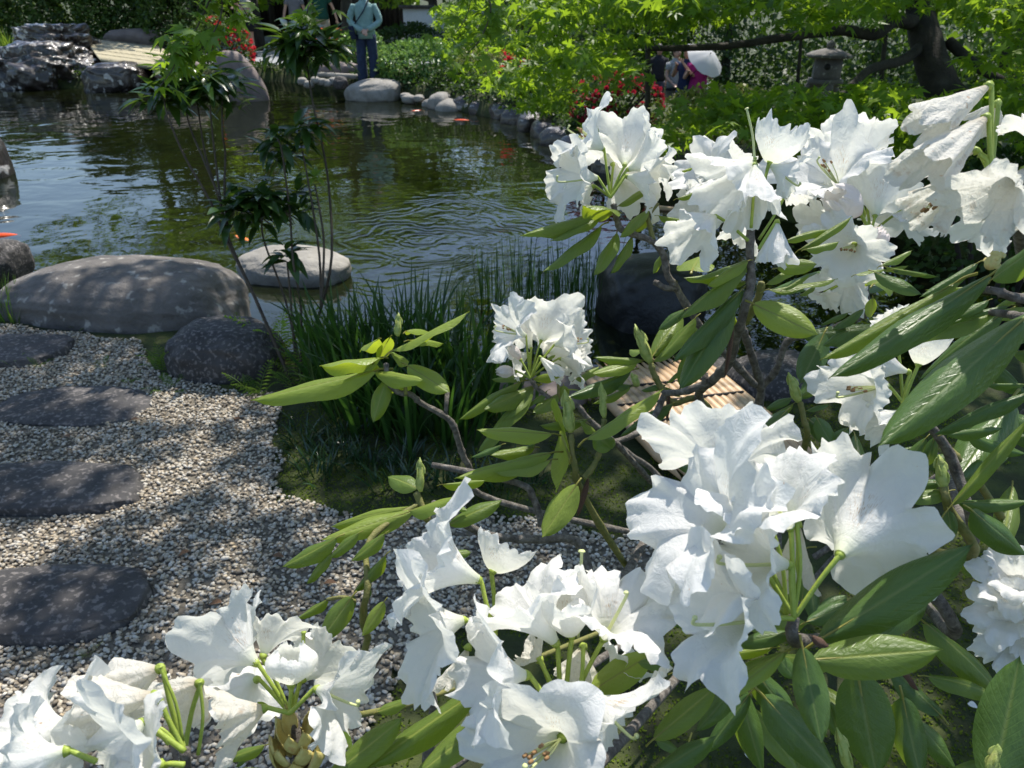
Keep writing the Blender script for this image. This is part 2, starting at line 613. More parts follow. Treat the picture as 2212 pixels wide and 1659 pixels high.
def ground_z(p):
    p = np.atleast_2d(np.asarray(p, dtype=float))[:, :2]
    sd = poly_dist(POND, p) * np.where(inside(POND, p), -1, 1)
    t = np.clip((sd + .30) / .42, 0, 1)
    z = -.85 + .85 * (t * t * (3 - 2 * t))
    q = np.concatenate([p, np.zeros((len(p), 1))], 1)
    near = np.clip((14 - np.abs(p[:, 1] - 4)) / 14, 0, 1)
    z += np.where(sd > .1, .012 * snoise(q, 5, 3, 1.6), 0) * near
    dip = np.clip((p[:, 0] - 1.5) / 2, 0, 1) * np.clip((p[:, 1] - 13) / 3, 0, 1)
    return z - 1.15 * dip


def G_ground(x, y):
    return G(x, y, 0.0)


def grid_coords(a, bnd, n, far):
    c = np.linspace(a, bnd, n)
    return np.concatenate([[-far, -far * .4, a - 12, a - 4], c, [bnd + 4, bnd + 12, far * .4, far]])


gx = np.concatenate([[-600, -200, -60, -30, -20], np.linspace(-14, -4, 40)[:-1], np.linspace(-4, 4, 130), np.linspace(4, 12, 36)[1:], [20, 30, 60, 200, 600]])
gy = np.concatenate([[-400, -100, -20, -6], np.linspace(-1.5, 5.5, 120), np.linspace(5.5, 26, 90)[1:], [32, 45, 80, 200, 800]])
GX, GY = np.meshgrid(gx, gy)
gp = np.stack([GX.ravel(), GY.ravel()], 1)
gz = ground_z(gp)
nx, ny = len(gx), len(gy)
ii, jj = np.meshgrid(np.arange(nx - 1), np.arange(ny - 1))
a0 = (jj * nx + ii).ravel()
gq = np.stack([a0, a0 + 1, a0 + 1 + nx, a0 + nx], 1)
tag(obj('ground', mesh_np('ground', np.concatenate([gp, gz[:, None]], 1), gq, M_soil)), kind='structure')

# water: one sheet over the pond basin
wv = np.concatenate([POND * 1.0, np.full((len(POND), 1), WZ)], 1)
wx0, wx1 = POND[:, 0].min() - .6, POND[:, 0].max() + .6
wy0, wy1 = POND[:, 1].min() - .4, POND[:, 1].max() + .3
wg = np.array([(wx0, wy0, WZ), (wx1, wy0, WZ), (wx1, wy1, WZ), (wx0, wy1, WZ)])
tag(obj('water', mesh_np('water', wg, [(0, 1, 2, 3)], M_water, smooth=False)), kind='structure')

# gravel path
GRAVEL_PX = [(-700, 700), (150, 718), (300, 735), (350, 815), (480, 850), (600, 862), (612, 930), (592, 1010), (640, 1070), (720, 1108),
             (830, 1140), (1000, 1122), (1200, 1120), (1420, 1140), (1600, 1180), (1640, 1260), (1450, 1292), (1200, 1310), (936, 1388),
             (850, 1490), (760, 1610), (700, 1720), (600, 1950), (-900, 1950)]
GRAVEL = np.array([tuple(G(x, y, 0))[:2] for x, y in GRAVEL_PX])
rng = np.random.default_rng(11)


def in_gravel(p):
    q = np.concatenate([p, np.zeros((len(p), 1))], 1)
    sd = poly_dist(GRAVEL, p) * np.where(inside(GRAVEL, p), -1, 1)
    return sd + .055 * snoise(q, 9, 4, 7.0) < 0


# gravel bed: a fine sheet following the ground, cut along the ragged edge
sx = np.linspace(-3.2, 1.6, 120); sy = np.linspace(.5, 4.3, 100)
SX, SY = np.meshgrid(sx, sy)
sp = np.stack([SX.ravel(), SY.ravel()], 1)
sz = ground_z(sp) + .006
ins = in_gravel(sp)
ii, jj = np.meshgrid(np.arange(len(sx) - 1), np.arange(len(sy) - 1))
a0 = (jj * len(sx) + ii).ravel()
sq = np.stack([a0, a0 + 1, a0 + 1 + len(sx), a0 + len(sx)], 1)
sq = sq[ins[sq].all(axis=1)]
tag(obj('gravel_path', mesh_np('gravel_path', np.concatenate([sp, sz[:, None]], 1), sq, M_gravel)), kind='structure')

# ================================================================ rocks
import bmesh
_ico = {}


def ico(sub):
    if sub not in _ico:
        bm = bmesh.new()
        bmesh.ops.create_icosphere(bm, subdivisions=sub, radius=1.0)
        bm.verts.ensure_lookup_table()
        v = np.array([x.co[:] for x in bm.verts])
        f = np.array([[l.index for l in x.verts] for x in bm.faces])
        bm.free()
        _ico[sub] = (v, f)
    return _ico[sub]


STONES = []


def rock(name, c, r, mat, label, group=None, rz=0.0, seed=0, e=.75, amp=.10, fr=1.6, tilt=0.0, lean=(0, 0), sub=5, cat='rock', top=None):
    """boulder: super-ellipsoid, worn and dented"""
    v, f = ico(sub)
    s = np.sign(v) * np.abs(v) ** np.array([e, e, e])
    s /= np.maximum(np.linalg.norm(s, axis=1)[:, None] / np.linalg.norm(v, axis=1)[:, None], 1e-6) ** .35
    d = snoise(v, seed, 5, fr)
    s = s * (1 + amp * d)[:, None]
    if sub >= 5: s = s * (1 + .012 * snoise(v, seed + 5, 4, 7.0))[:, None]
    big = snoise(v, seed + 77, 2, .9)
    s[:, 0] *= 1 + .10 * big; s[:, 1] *= 1 - .10 * big
    if top is not None:
        s[:, 2] = np.where(s[:, 2] > top, top + (s[:, 2] - top) * .22, s[:, 2])
    s = s * np.array(r)
    s[:, 0] += lean[0] * s[:, 2]; s[:, 1] += lean[1] * s[:, 2]
    ct, st = math.cos(tilt), math.sin(tilt)
    s = np.stack([s[:, 0] * ct - s[:, 2] * st, s[:, 1], s[:, 0] * st + s[:, 2] * ct], 1)
    cs, sn = math.cos(rz), math.sin(rz)
    s = np.stack([s[:, 0] * cs - s[:, 1] * sn, s[:, 0] * sn + s[:, 1] * cs, s[:, 2]], 1)
    o = obj(name, mesh_np(name, s, f, mat), None, Matrix.Translation(Vector(c)))
    STONES.append((np.array(c)[:2], max(r[0], .01), max(r[1], .01), rz))
    return tag(o, label, cat, group)


def step_stone(px0, px1, py0, py1, seed, label, th=.075, mat=None, rz=0.0):
    mat = mat or M_stone_dark
    xm = (px0 + px1) / 2
    near = G(xm, py1, .0); far = G(xm, py0, th)
    cy = (near.y + far.y) / 2; ry = (far.y - near.y) / 2
    dep = (Vector((0, cy, 0)) - CAM).dot(CF)
    cx = (xm - 1106) / FPX * dep; rx = (px1 - px0) / 2 / FPX * dep
    return rock('stepping_stone', (cx, cy, th - .115), (rx, ry, .14), mat, label, 'stepping stones in the gravel', rz, seed, e=.62, amp=.085, fr=2.4, top=.45, cat='stepping stone')


step_stone(-150, 158, 697, 800, 3, 'dark stepping stone with pale lichen chips, beside the long mottled boulder', .09)
step_stone(-8, 329, 808, 930, 4, 'oval stepping stone with a rusty patch, between chipped stone and wide stone', .06)
step_stone(-130, 312, 968, 1120, 5, 'wide flat dark stepping stone with pale flecks, between two oval stones', .07)
step_stone(-110, 332, 1183, 1398, 6, 'big round dark stepping stone next to the sunny gravel patch', .08)
step_stone(-220, 150, 1493, 1700, 7, 'dark stepping stone with a brownish face tucked under white flowers', .07)

# long boulder at the water's edge and its neighbours
rock('boulder', (-2.08, 3.92, -.05), (.66, .46, .27), M_stone_bould, 'long rounded grey boulder dappled with shade at the pond edge', None, R(-7), 21, e=.72, amp=.09, fr=1.5, sub=6)
rock('boulder', (-1.29, 3.16, .03), (.255, .21, .17), M_stone_dark, 'squat dark boulder beside the ferns on the gravel edge', None, R(-6), 22, e=.62, amp=.10, fr=2.0, sub=6)
rock('boulder', tuple(G(0, 570, -.1)), (.17, .2, .16), M_stone_dark, 'small dark rounded rock behind the long boulder', None, 0, 23)
rock('boulder', tuple(G(-25, 370, -.25)), (.22, .3, .40), M_stone_wet, 'dark wet rock standing in the pond by the left bank', None, 0, 24)
rock('boulder', tuple(G(632, 583, -.27)), (.42, .26, .15), M_stone_pale, 'pale flat island stone rising from the pond', None, R(-12), 25, e=.7, amp=.09, fr=1.8)
rock('boulder', tuple(G(1400, 650, -.22)), (.34, .32, .30), M_stone_black, 'black wet rock in the pond behind the reeds', None, 0, 26, e=.7)
rock('boulder', tuple(G(1680, 850, -.05)), (.22, .2, .17), M_stone_dark, 'dark shaded rock beyond the bamboo mat', None, 0, 27)
rock('boulder', tuple(G(1575, 838, -.1)), (.17, .15, .12), M_stone_dark, 'low dark rock at the water beside the bamboo mat', None, 0, 28)
rock('boulder', tuple(G(1180, 880, -.06)), (.2, .16, .14), M_stone_brown, 'brown rock at the water between irises and the bamboo mat', None, 0, 29)
rock('boulder', tuple(G(1330, 870, -.1)), (.24, .18, .12), M_stone_dark, 'flat dark rock under the edge of the bamboo mat', None, 0, 30)

# far bank
dfar = 17.0
rock('boulder', tuple(P(75, 160, 16.6)), (1.35, .9, .62), M_stone_wet, 'large glistening black boulder at the far water edge', None, R(4), 31, e=.8, amp=.24, fr=3.4, sub=6)
rock('boulder', tuple(P(120, 98, 17.6)), (.95, .6, .45), M_stone_wet, 'ridge of dark rock above the glistening boulder', None, R(-10), 32, amp=.26, fr=3.4, sub=6)
rock('boulder', tuple(P(245, 172, 15.8)), (.55, .4, .33), M_stone_wet, 'dark square block of rock below the pale bamboo deck', None, R(3), 33, e=.5, amp=.14, fr=3)
rock('boulder', tuple(P(290, 88, 19.0)), (.7, .4, .28), M_stone_brown, 'long brown rock under the hedge behind the bamboo deck', None, 0, 34)
rock('boulder', tuple(P(525, 185, 14.3)), (.40, .3, .62), M_stone_brown, 'pointed reddish grey boulder standing in the far water', None, R(10), 35, e=.9, amp=.06, lean=(-.28, 0))
rock('boulder', tuple(P(812, 200, 14.5)), (.55, .45, .24), M_stone_pale, 'flat pale boulder at the water under the standing visitor', None, R(-5), 36, e=.68, amp=.06)
rock('boulder', tuple(P(730, 150, 15.6)), (.42, .3, .15), M_stone_brown, 'pinkish flat stone on the bank left of the standing visitor', None, R(-6), 37)
rock('boulder', tuple(P(735, 180, 14.7)), (.14, .12, .12), M_stone_dark, 'small dark stone beside the flat pale boulder', None, 0, 38)
rock('boulder', tuple(P(385, 150, 15.5)), (.45, .3, .25), M_stone_brown, 'brown bank rock beside the dark square block', None, 0, 39)
prng = random.Random(4)
for i in range(13):
    t = i / 12
    x = 880 + 125 * t + prng.uniform(-8, 8); y = 212 + 22 * t + prng.uniform(-6, 9)
    s = prng.uniform(.06, .11) if i not in (7, 9) else .22
    rock('bank_stone', tuple(P(x, y, 14.0 - t * 1.0)), (s * 1.3, s, s * .8), M_stone_pale, 'pale rounded stone in the small pile at the far water edge', 'pale stones piled at the far water edge', prng.uniform(0, 3), 50 + i, sub=3)
for i in range(7):
    rock('bank_stone', tuple(P(655 + i * 14 + prng.uniform(-5, 5), 172 + prng.uniform(-3, 9) + i, 14.9)), (.11, .09, .07), M_stone_pale, 'pale cobble at the water left of the flat boulder', 'cobbles left of the flat boulder', prng.uniform(0, 3), 70 + i, sub=3)
for i, (x, y, d) in enumerate([(1010, 232, 13.2), (1045, 240, 12.9), (1085, 248, 12.4), (1120, 258, 11.9), (1150, 272, 11.3), (1180, 288, 10.8), (1210, 305, 10.2), (1245, 325, 9.6), (1290, 345, 9.1), (1330, 362, 8.7)]):
    rock('bank_stone', tuple(P(x, y, d)), (.28, .2, .2), M_stone_wet, 'dark stone of the shaded bank edge under the maples', 'dark stones of the shaded bank', i, 80 + i, sub=4)
# stone slab on the far bank
mb = MB()
a = np.array(P(686, 154, 15.3)); c = np.array(P(775, 172, 14.9))
mid = (a + c) / 2; ln = np.linalg.norm((c - a)[:2])
box(mb, mid, (ln, .22, .07), math.atan2(c[1] - a[1], c[0] - a[0]))
tag(mb.obj('stone_slab', M_stone_pale, smooth=False), 'narrow whitish stone slab at the feet of the standing visitor', 'stone slab')

# pebbles of the path
n = 108000
pp = np.stack([rng.uniform(-2.6, 1.4, n), rng.uniform(.8, 4.1, n)], 1)
dep = pp[:, 1] * math.cos(PITCH) + CAM_Z * math.sin(PITCH)
ok = in_gravel(pp) & (np.abs(pp[:, 0]) < dep * .86)
for (cc, rx, ry, rz) in STONES[:7]:
    d = pp - cc
    ok &= ((d[:, 0] / rx) ** 2 + (d[:, 1] / ry) ** 2) > .92
pp = pp[ok]; n = len(pp)
hgt = rng.random(n)
pz = ground_z(pp) + .006 + hgt * .007
v, f = ico(1)
tv = v + rng.normal(size=v.shape) * .08
sc = rng.uniform(.0042, .0078, n)[:, None] * np.stack([rng.uniform(.9, 1.5, n), rng.uniform(.8, 1.1, n), rng.uniform(.55, .85, n)], 1)
nr = rand_dirs(rng, n) * .5 + np.array([0, 0, 1.0]); nr /= np.linalg.norm(nr, axis=1)[:, None]
ax = rand_dirs(rng, n); ax = ax - nr * np.sum(ax * nr, 1)[:, None]
me = scatter_mesh('gravel', tv, f, np.concatenate([pp, pz[:, None]], 1), frames(ax, nr), sc, M_pebble, rng.random(n))
tag(obj('gravel', me), 'pale crushed gravel covering the path around the stepping stones', 'gravel', kind='stuff')

# a few fallen leaves and petals
M_fallen = m_rough('leaf_fallen_brown', [(.3, (.10, .05, .025)), (.7, (.22, .12, .06))], 60, .8, .4, .004)
M_fpetal = m_plain('petal_fallen', (.78, .75, .70), .6)
frg = np.random.default_rng(52)
fm1 = mesh_np('fallen_leaf', *oval_template(6, .3, .5, .25), M_fallen); fm2 = mesh_np('fallen_petal', *oval_template(6, .45, .4, .2), M_fpetal)
for (x, y, kind) in [(410, 1190, 0), (300, 905, 0), (520, 905, 0), (250, 1440, 0), (480, 1300, 0), (590, 1200, 0), (150, 945, 0), (700, 1260, 0),
                     (1620, 1640, 1), (1700, 1560, 1), (2090, 1520, 1), (900, 1480, 1), (820, 1590, 1), (1060, 1100, 1)]:
    c_ = G(x, y, .016 if kind == 0 else .012); a_ = frg.uniform(0, 6.28); L_ = .035 if kind == 0 else .022
    o_ = obj('fallen_petal' if kind else 'fallen_leaf', fm2 if kind else fm1, None, Matrix.Translation(c_) @ Matrix.Rotation(a_, 4, 'Z') @ Matrix.Rotation(-.2, 4, 'Y') @ Matrix.Scale(L_, 4))
    tag(o_, 'small white petal lying on the moss under the flowers' if kind else 'small curled brown leaf lying on the pale gravel', 'petal' if kind else 'fallen leaf', 'fallen petals on the moss' if kind else 'fallen leaves on the gravel')

# moss tufts on the soil
n = 110000
pp = np.stack([rng.uniform(-1.2, 1.8, n), rng.uniform(.75, 3.5, n)], 1)
dep = pp[:, 1] * math.cos(PITCH) + CAM_Z * math.sin(PITCH)
q = np.concatenate([pp, np.zeros((n, 1))], 1)
ok = (~in_gravel(pp)) & (np.abs(pp[:, 0]) < dep * .72) & (poly_dist(POND, pp) > .1) & (~inside(POND, pp))
ok &= snoise(q, 14, 3, 4.0) > -.35
pp = pp[ok]; n = len(pp)
Rm = leaf_frames(rng, n, up=.6)
rn = np.clip(.5 + .45 * snoise(np.concatenate([pp, np.zeros((n, 1))], 1), 15, 3, 5.0) + rng.normal(size=n) * .15, 0, 1)
me = scatter_mesh('moss', QUADL[0], QUADL[1], np.concatenate([pp, (ground_z(pp) + .004)[:, None]], 1), Rm, rng.uniform(.004, .012, n), M_moss, rn)
tag(obj('moss', me), 'low green moss covering the soil beside the gravel', 'moss', kind='stuff')

# ================================================================ bamboo mats
def bamboo_mat(name, A, B, D, n, rad, mat, label, cords=4, gap=1.0):
    """A-B runs along the poles, A-D across them"""
    A, B, D = Vector(A), Vector(B), Vector(D)
    root = empty(name, (A + B) / 2 + (D - A) / 2, label, 'bamboo mat')
    base = root.matrix_basis.translation.copy()
    v, q, t = tube([(0, 0, 0), (.25, 0, .002), (.5, 0, 0), (.75, 0, -.002), (1, 0, 0)], [1, 1.02, 1.0, .97, 1.0], 8, 1)
    rr = random.Random(3)
    L = (B - A).length
    meshes = []
    for k in range(3):
        vv = v.copy(); vv[:, 0] *= L
        vv[:, 1:] *= rad * (1 + .06 * k)
        meshes.append(mesh_np('pole', vv, [q, t], mat))
    x = (B - A).normalized(); y = (D - A).normalized(); z = x.cross(y).normalized(); y = z.cross(x)
    for i in range(n):
        p = A + (D - A) * (i / (n - 1)) + x * rr.uniform(-.015, .015) * L
        Mx = Matrix((x, y, z)).transposed().to_4x4(); Mx.translation = p
        obj('pole', meshes[rr.randrange(3)], root, Mx)
    for k in range(cords):
        s = (k + .5) / cords
        vv, qq, tt = tube([A + (B - A) * s + z * rad * (.9 if zz else -.9) + (D - A) * w for w, zz in ((0, 1), (.5, 1), (1, 1))], rad * .33, 6, 1)
        obj('cord', mesh_np('cord', vv, [qq, tt], M_cord), root)
    return root


A = G(1300, 850, .10); B = G(1425, 985, .05); D = G(1565, 822, .10)
bamboo_mat('bamboo_mat', A + (A - B) * .15, B, D + (A - B) * .15, 18, .020, M_bamboo, 'tan bamboo pole mat on the bank behind the rhododendron', 4)
A = P(186, 88, 18.2); B = P(205, 113, 16.9); D = P(356, 110, 17.6)
bamboo_mat('bamboo_mat', A, B + (B - A) * .35, D, 44, .022, M_bamboo_pale, 'weathered pale bamboo deck above the far dark rocks', 4)

v, q, t = tube([G(1395, 447, WZ + .01), G(1450, 452, WZ + .012), G(1512, 461, WZ + .01)], .024, 10, 3)
tag(obj('bamboo_pole', mesh_np('bamboo_pole', v, [q, t], M_bamboo)), 'single bamboo pole floating on the water behind the upper flowers', 'bamboo pole')

# ================================================================ koi
def koi(px, py, ang, ln, mat, label):
    c = G(px, py, WZ - .018)
    root = empty('koi', c, label, 'fish', 'koi in the pond')
    d = Vector((math.cos(ang), math.sin(ang), 0)); s = Vector((-d.y, d.x, 0))
    bend = .12 * ln
    pts = []
    for t in np.linspace(0, 1, 8):
        pts.append(c + d * (t - .5) * ln + s * bend * math.sin(t * 3.0) * t)
    rad = [.035, .075, .10, .105, .095, .07, .045, .018]
    v, q, t = tube(pts, [x * ln * .95 for x in rad], 10, 3)
    v[:, 2] = c.z + (v[:, 2] - c.z) * .9
    obj('body', mesh_np('body', v, [q, t], mat), root)
    e = np.array(pts[-1]); d_, s_ = np.array(d), np.array(s)
    tv = np.array([e, e + d_ * ln * .2 + s_ * ln * .12, e + d_ * ln * .13, e + d_ * ln * .2 - s_ * ln * .10])
    tv = np.concatenate([tv, tv + np.array([0, 0, .006])])
    obj('tail_fin', mesh_np('tail_fin', tv, [(0, 1, 2, 3), (4, 7, 6, 5), (0, 4, 5, 1), (1, 5, 6, 2), (2, 6, 7, 3), (3, 7, 4, 0)], mat, False), root)
    m = np.array(pts[3])
    for sg in (1, -1):
        fv = np.array([m + s_ * sg * ln * .08, m + s_ * sg * ln * .2 + d_ * ln * .06, m + s_ * sg * ln * .17 + d_ * ln * .14])
        fv = np.concatenate([fv, fv + np.array([0, 0, .004])])
        obj('side_fin', mesh_np('side_fin', fv, [np.array([(0, 1, 2), (5, 4, 3)]), np.array([(0, 3, 4, 1), (1, 4, 5, 2), (2, 5, 3, 0)])], mat, False), root)


koi(-12, 512, R(185), .42, M_koi2, 'red orange koi surfacing behind the small dark rock')
koi(525, 516, R(128), .34, M_koi, 'orange and white koi beside the pale island stone')
koi(903, 241, R(20), .30, M_koi2, 'small red koi near the pale stones of the far bank')
koi(1000, 262, R(-15), .36, M_koi2, 'red koi in the dark water under the maples')

# ================================================================ grassy plants
def blades(name, bases, h, w, az, lean, bend, mat, parent=None, seed=0, seg=7):
    """strap leaves; every blade arches over in direction az"""
    rg = np.random.default_rng(seed)
    n = len(bases)
    t = np.linspace(0, 1, seg + 1)
    hh = h[:, None]; le = lean[:, None]; be = bend[:, None]
    ang = le + be * t[None] ** 2.0
    dt = 1 / seg
    rx = np.concatenate([np.zeros((n, 1)), np.cumsum(np.sin(ang[:, :-1]) * dt, 1)], 1) * hh
    rz = np.concatenate([np.zeros((n, 1)), np.cumsum(np.cos(ang[:, :-1]) * dt, 1)], 1) * hh
    d = np.stack([np.cos(az), np.sin(az), 0 * az], 1)
    tw = az + rg.uniform(-1.2, 1.2, n)
    s = np.stack([-np.sin(tw), np.cos(tw), 0 * az], 1)
    c = bases[:, None, :] + d[:, None, :] * rx[..., None] + np.array([0, 0, 1.0]) * rz[..., None]
    wd = (w[:, None] * np.minimum(1, .55 + t * 1.5) * (1 - t ** 3) ** .8)[..., None]
    L = c + s[:, None, :] * wd; Rr = c - s[:, None, :] * wd
    v = np.stack([L, Rr], 2).reshape(n, -1, 3)
    k = v.shape[1]
    f = np.array([(2 * i, 2 * i + 1, 2 * i + 3, 2 * i + 2) for i in range(seg)])
    F = (f[None] + (np.arange(n) * k)[:, None, None]).reshape(-1, 4)
    return mesh_np(name, v.reshape(-1, 3), F, mat, True, {'rnd': np.repeat(rg.random(n), k)})


def clump(name, c, n, rad, h, w, mat, label, cat, group=None, lean=.25, bend=.6, seed=0):
    rg = np.random.default_rng(seed)
    c = np.array(c)
    off = rg.normal(size=(n, 2)) * rad * .5
    bs = np.concatenate([c[:2] + off, np.full((n, 1), c[2] - .02)], 1)
    az = np.arctan2(off[:, 1], off[:, 0]) + rg.normal(size=n) * .8
    root = empty(name, c, label, cat, group)
    hh = h * rg.uniform(.55, 1.1, n)
    obj('blades', blades('blades', bs, hh, w * rg.uniform(.6, 1.2, n), az, lean * rg.uniform(.1, 1.3, n), bend * rg.random(n) ** 1.5 * 1.6, mat, seed=seed), root)
    return root


irs = [(715, 800, 50, .42), (750, 825, 60, .46), (800, 850, 70, .48), (850, 860, 60, .50), (900, 850, 70, .55), (960, 870, 60, .55), (1010, 880, 50, .55),
       (1060, 900, 50, .5), (740, 875, 40, .40), (820, 930, 60, .45), (900, 960, 60, .42), (980, 960, 50, .42), (760, 900, 50, .42)]
for i, (x, y, nb, h) in enumerate(irs):
    c = G(x, y, -.02)
    clump('iris', c, nb, .12, h, .0085, M_iris, 'iris clump of dark sword leaves on the bank behind the leafy twig', 'iris', 'iris clumps on the pond bank', .28, .95, 100 + i)
for i, (x, y) in enumerate([(1070, 655), (1120, 640), (1170, 660), (1215, 640), (1260, 665), (1300, 640), (1240, 690), (1150, 700)]):
    c = G(x, y, WZ)
    clump('reed', c, 34, .13, .46, .0035, M_iris, 'thin upright reeds standing in the pond before the black rock', 'reeds', 'reed tufts in the pond', .10, .12, 120 + i)
for i, (x, y) in enumerate([(655, 955), (700, 985), (745, 1000), (690, 1030), (800, 1010), (850, 1045), (905, 1050), (960, 1040), (740, 940), (1010, 1060), (1080, 1050), (1150, 1040), (880, 1000)]):
    c = G(x, y, 0)
    clump('lilyturf', c, 46, .06, .14, .0035, M_liri, 'low dark tuft of arching lilyturf on the moss', 'lilyturf', 'lilyturf tufts on the moss', .5, 1.5, 140 + i)
clump('grass_tuft', G(0, 690, 0), 60, .09, .26, .003, M_grass, 'tuft of bright thin grass against the long boulder', 'grass tuft', None, .25, .7, 160)
clump('grass_tuft', G(20, 700, 0), 30, .06, .16, .004, M_grass, 'short grass tuft beside the chipped stepping stone', 'grass tuft', None, .4, .7, 161)


def frond_template(n=13, droop=.5):
    v = []; f = []
    t = np.linspace(0, 1, n)
    z = .9 * t - droop * t * t
    x = t * (1 - .15 * t)
    for i in range(1, n):
        w = .20 * math.sin(math.pi * min(1, .12 + t[i] * .95)) ** .8 + .01
        for s in (1, -1):
            a = len(v)
            v += [(x[i] - .018, 0, z[i] - .018), (x[i] + .03, s * w * .55, z[i] + .02), (x[i] + .045, s * w, z[i] - .01), (x[i] + .018, s * w * .5, z[i] - .01)]
            f += [(a, a + 1, a + 2), (a, a + 2, a + 3)]
    a = len(v)
    for i in range(n):
        v += [(x[i], .006, z[i]), (x[i], -.006, z[i])]
    for i in range(n - 1):
        f += [(a + 2 * i, a + 2 * i + 1, a + 2 * i + 3), (a + 2 * i, a + 2 * i + 3, a + 2 * i + 2)]
    return np.array(v), np.array(f)


FROND = frond_template()


def fern(c, n, size, mat, label, seed, group=None, up=0.0):
    rg = np.random.default_rng(seed)
    root = empty('fern', c, label, 'fern', group)
    az = np.linspace(0, 6.28, n, endpoint=False) + rg.normal(size=n) * .3
    tl = rg.uniform(-.2, .35, n) + up
    ax = np.stack([np.cos(az) * np.cos(tl), np.sin(az) * np.cos(tl), np.sin(tl)], 1)
    nr = np.stack([-np.cos(az) * np.sin(tl), -np.sin(az) * np.sin(tl), np.cos(tl)], 1)
    pos = np.repeat(np.array(c)[None], n, 0) + rg.normal(size=(n, 3)) * .012
    obj('fronds', scatter_mesh('fronds', FROND[0], FROND[1], pos, frames(ax, nr), size * rg.uniform(.6, 1.1, n), mat, rg.random(n)), root)


fern(G(610, 770, 0), 11, .30, M_fern, 'bright sunlit fern at the foot of the upright shrub', 201, up=.45)
fern(G(585, 800, 0), 8, .18, M_fern, 'small bright fern touching the squat dark boulder', 202, up=.3)
fern(G(345, 800, 0), 10, .15, M_fern_d, 'small dull fern left of the squat dark boulder', 203, up=.3)
fern(G(370, 840, 0), 8, .11, M_fern_d, 'tiny fern on the gravel under the squat boulder', 204)
fern(G(560, 860, 0), 9, .17, M_fern_d, 'dark fern in front of the squat boulder', 205)
fern(G(650, 840, 0), 9, .2, M_fern_d, 'dark fern among the iris leaves', 206, up=.2)
fern(G(515, 700, .05), 7, .07, M_varieg, 'dry tan seedling on the end of the long boulder', 207)
for i, (x, y) in enumerate([(30, 795), (85, 795), (165, 718), (225, 800), (285, 830)]):
    fern(G(x, y, 0), 7, .065, M_fern_d, 'tiny leafy weed in the gravel by the chipped stepping stone', 210 + i, 'tiny weeds in the gravel')
fern(G(190, 1415, 0), 7, .05, M_varieg, 'tiny dry weed in the sunny gravel', 218)


# ================================================================ upright shrub with leaf whorls (front of the pond)
def leaf_objs(parent, name, meshes, pos, Rm, L, W, rg):
    for i in range(len(pos)):
        Mx = Matrix([[Rm[i, r, 0] * L[i], Rm[i, r, 1] * W[i], Rm[i, r, 2] * L[i], pos[i, r]] for r in range(3)] + [[0, 0, 0, 1]])
        obj(name, meshes[rg.integers(len(meshes))], parent, Mx)


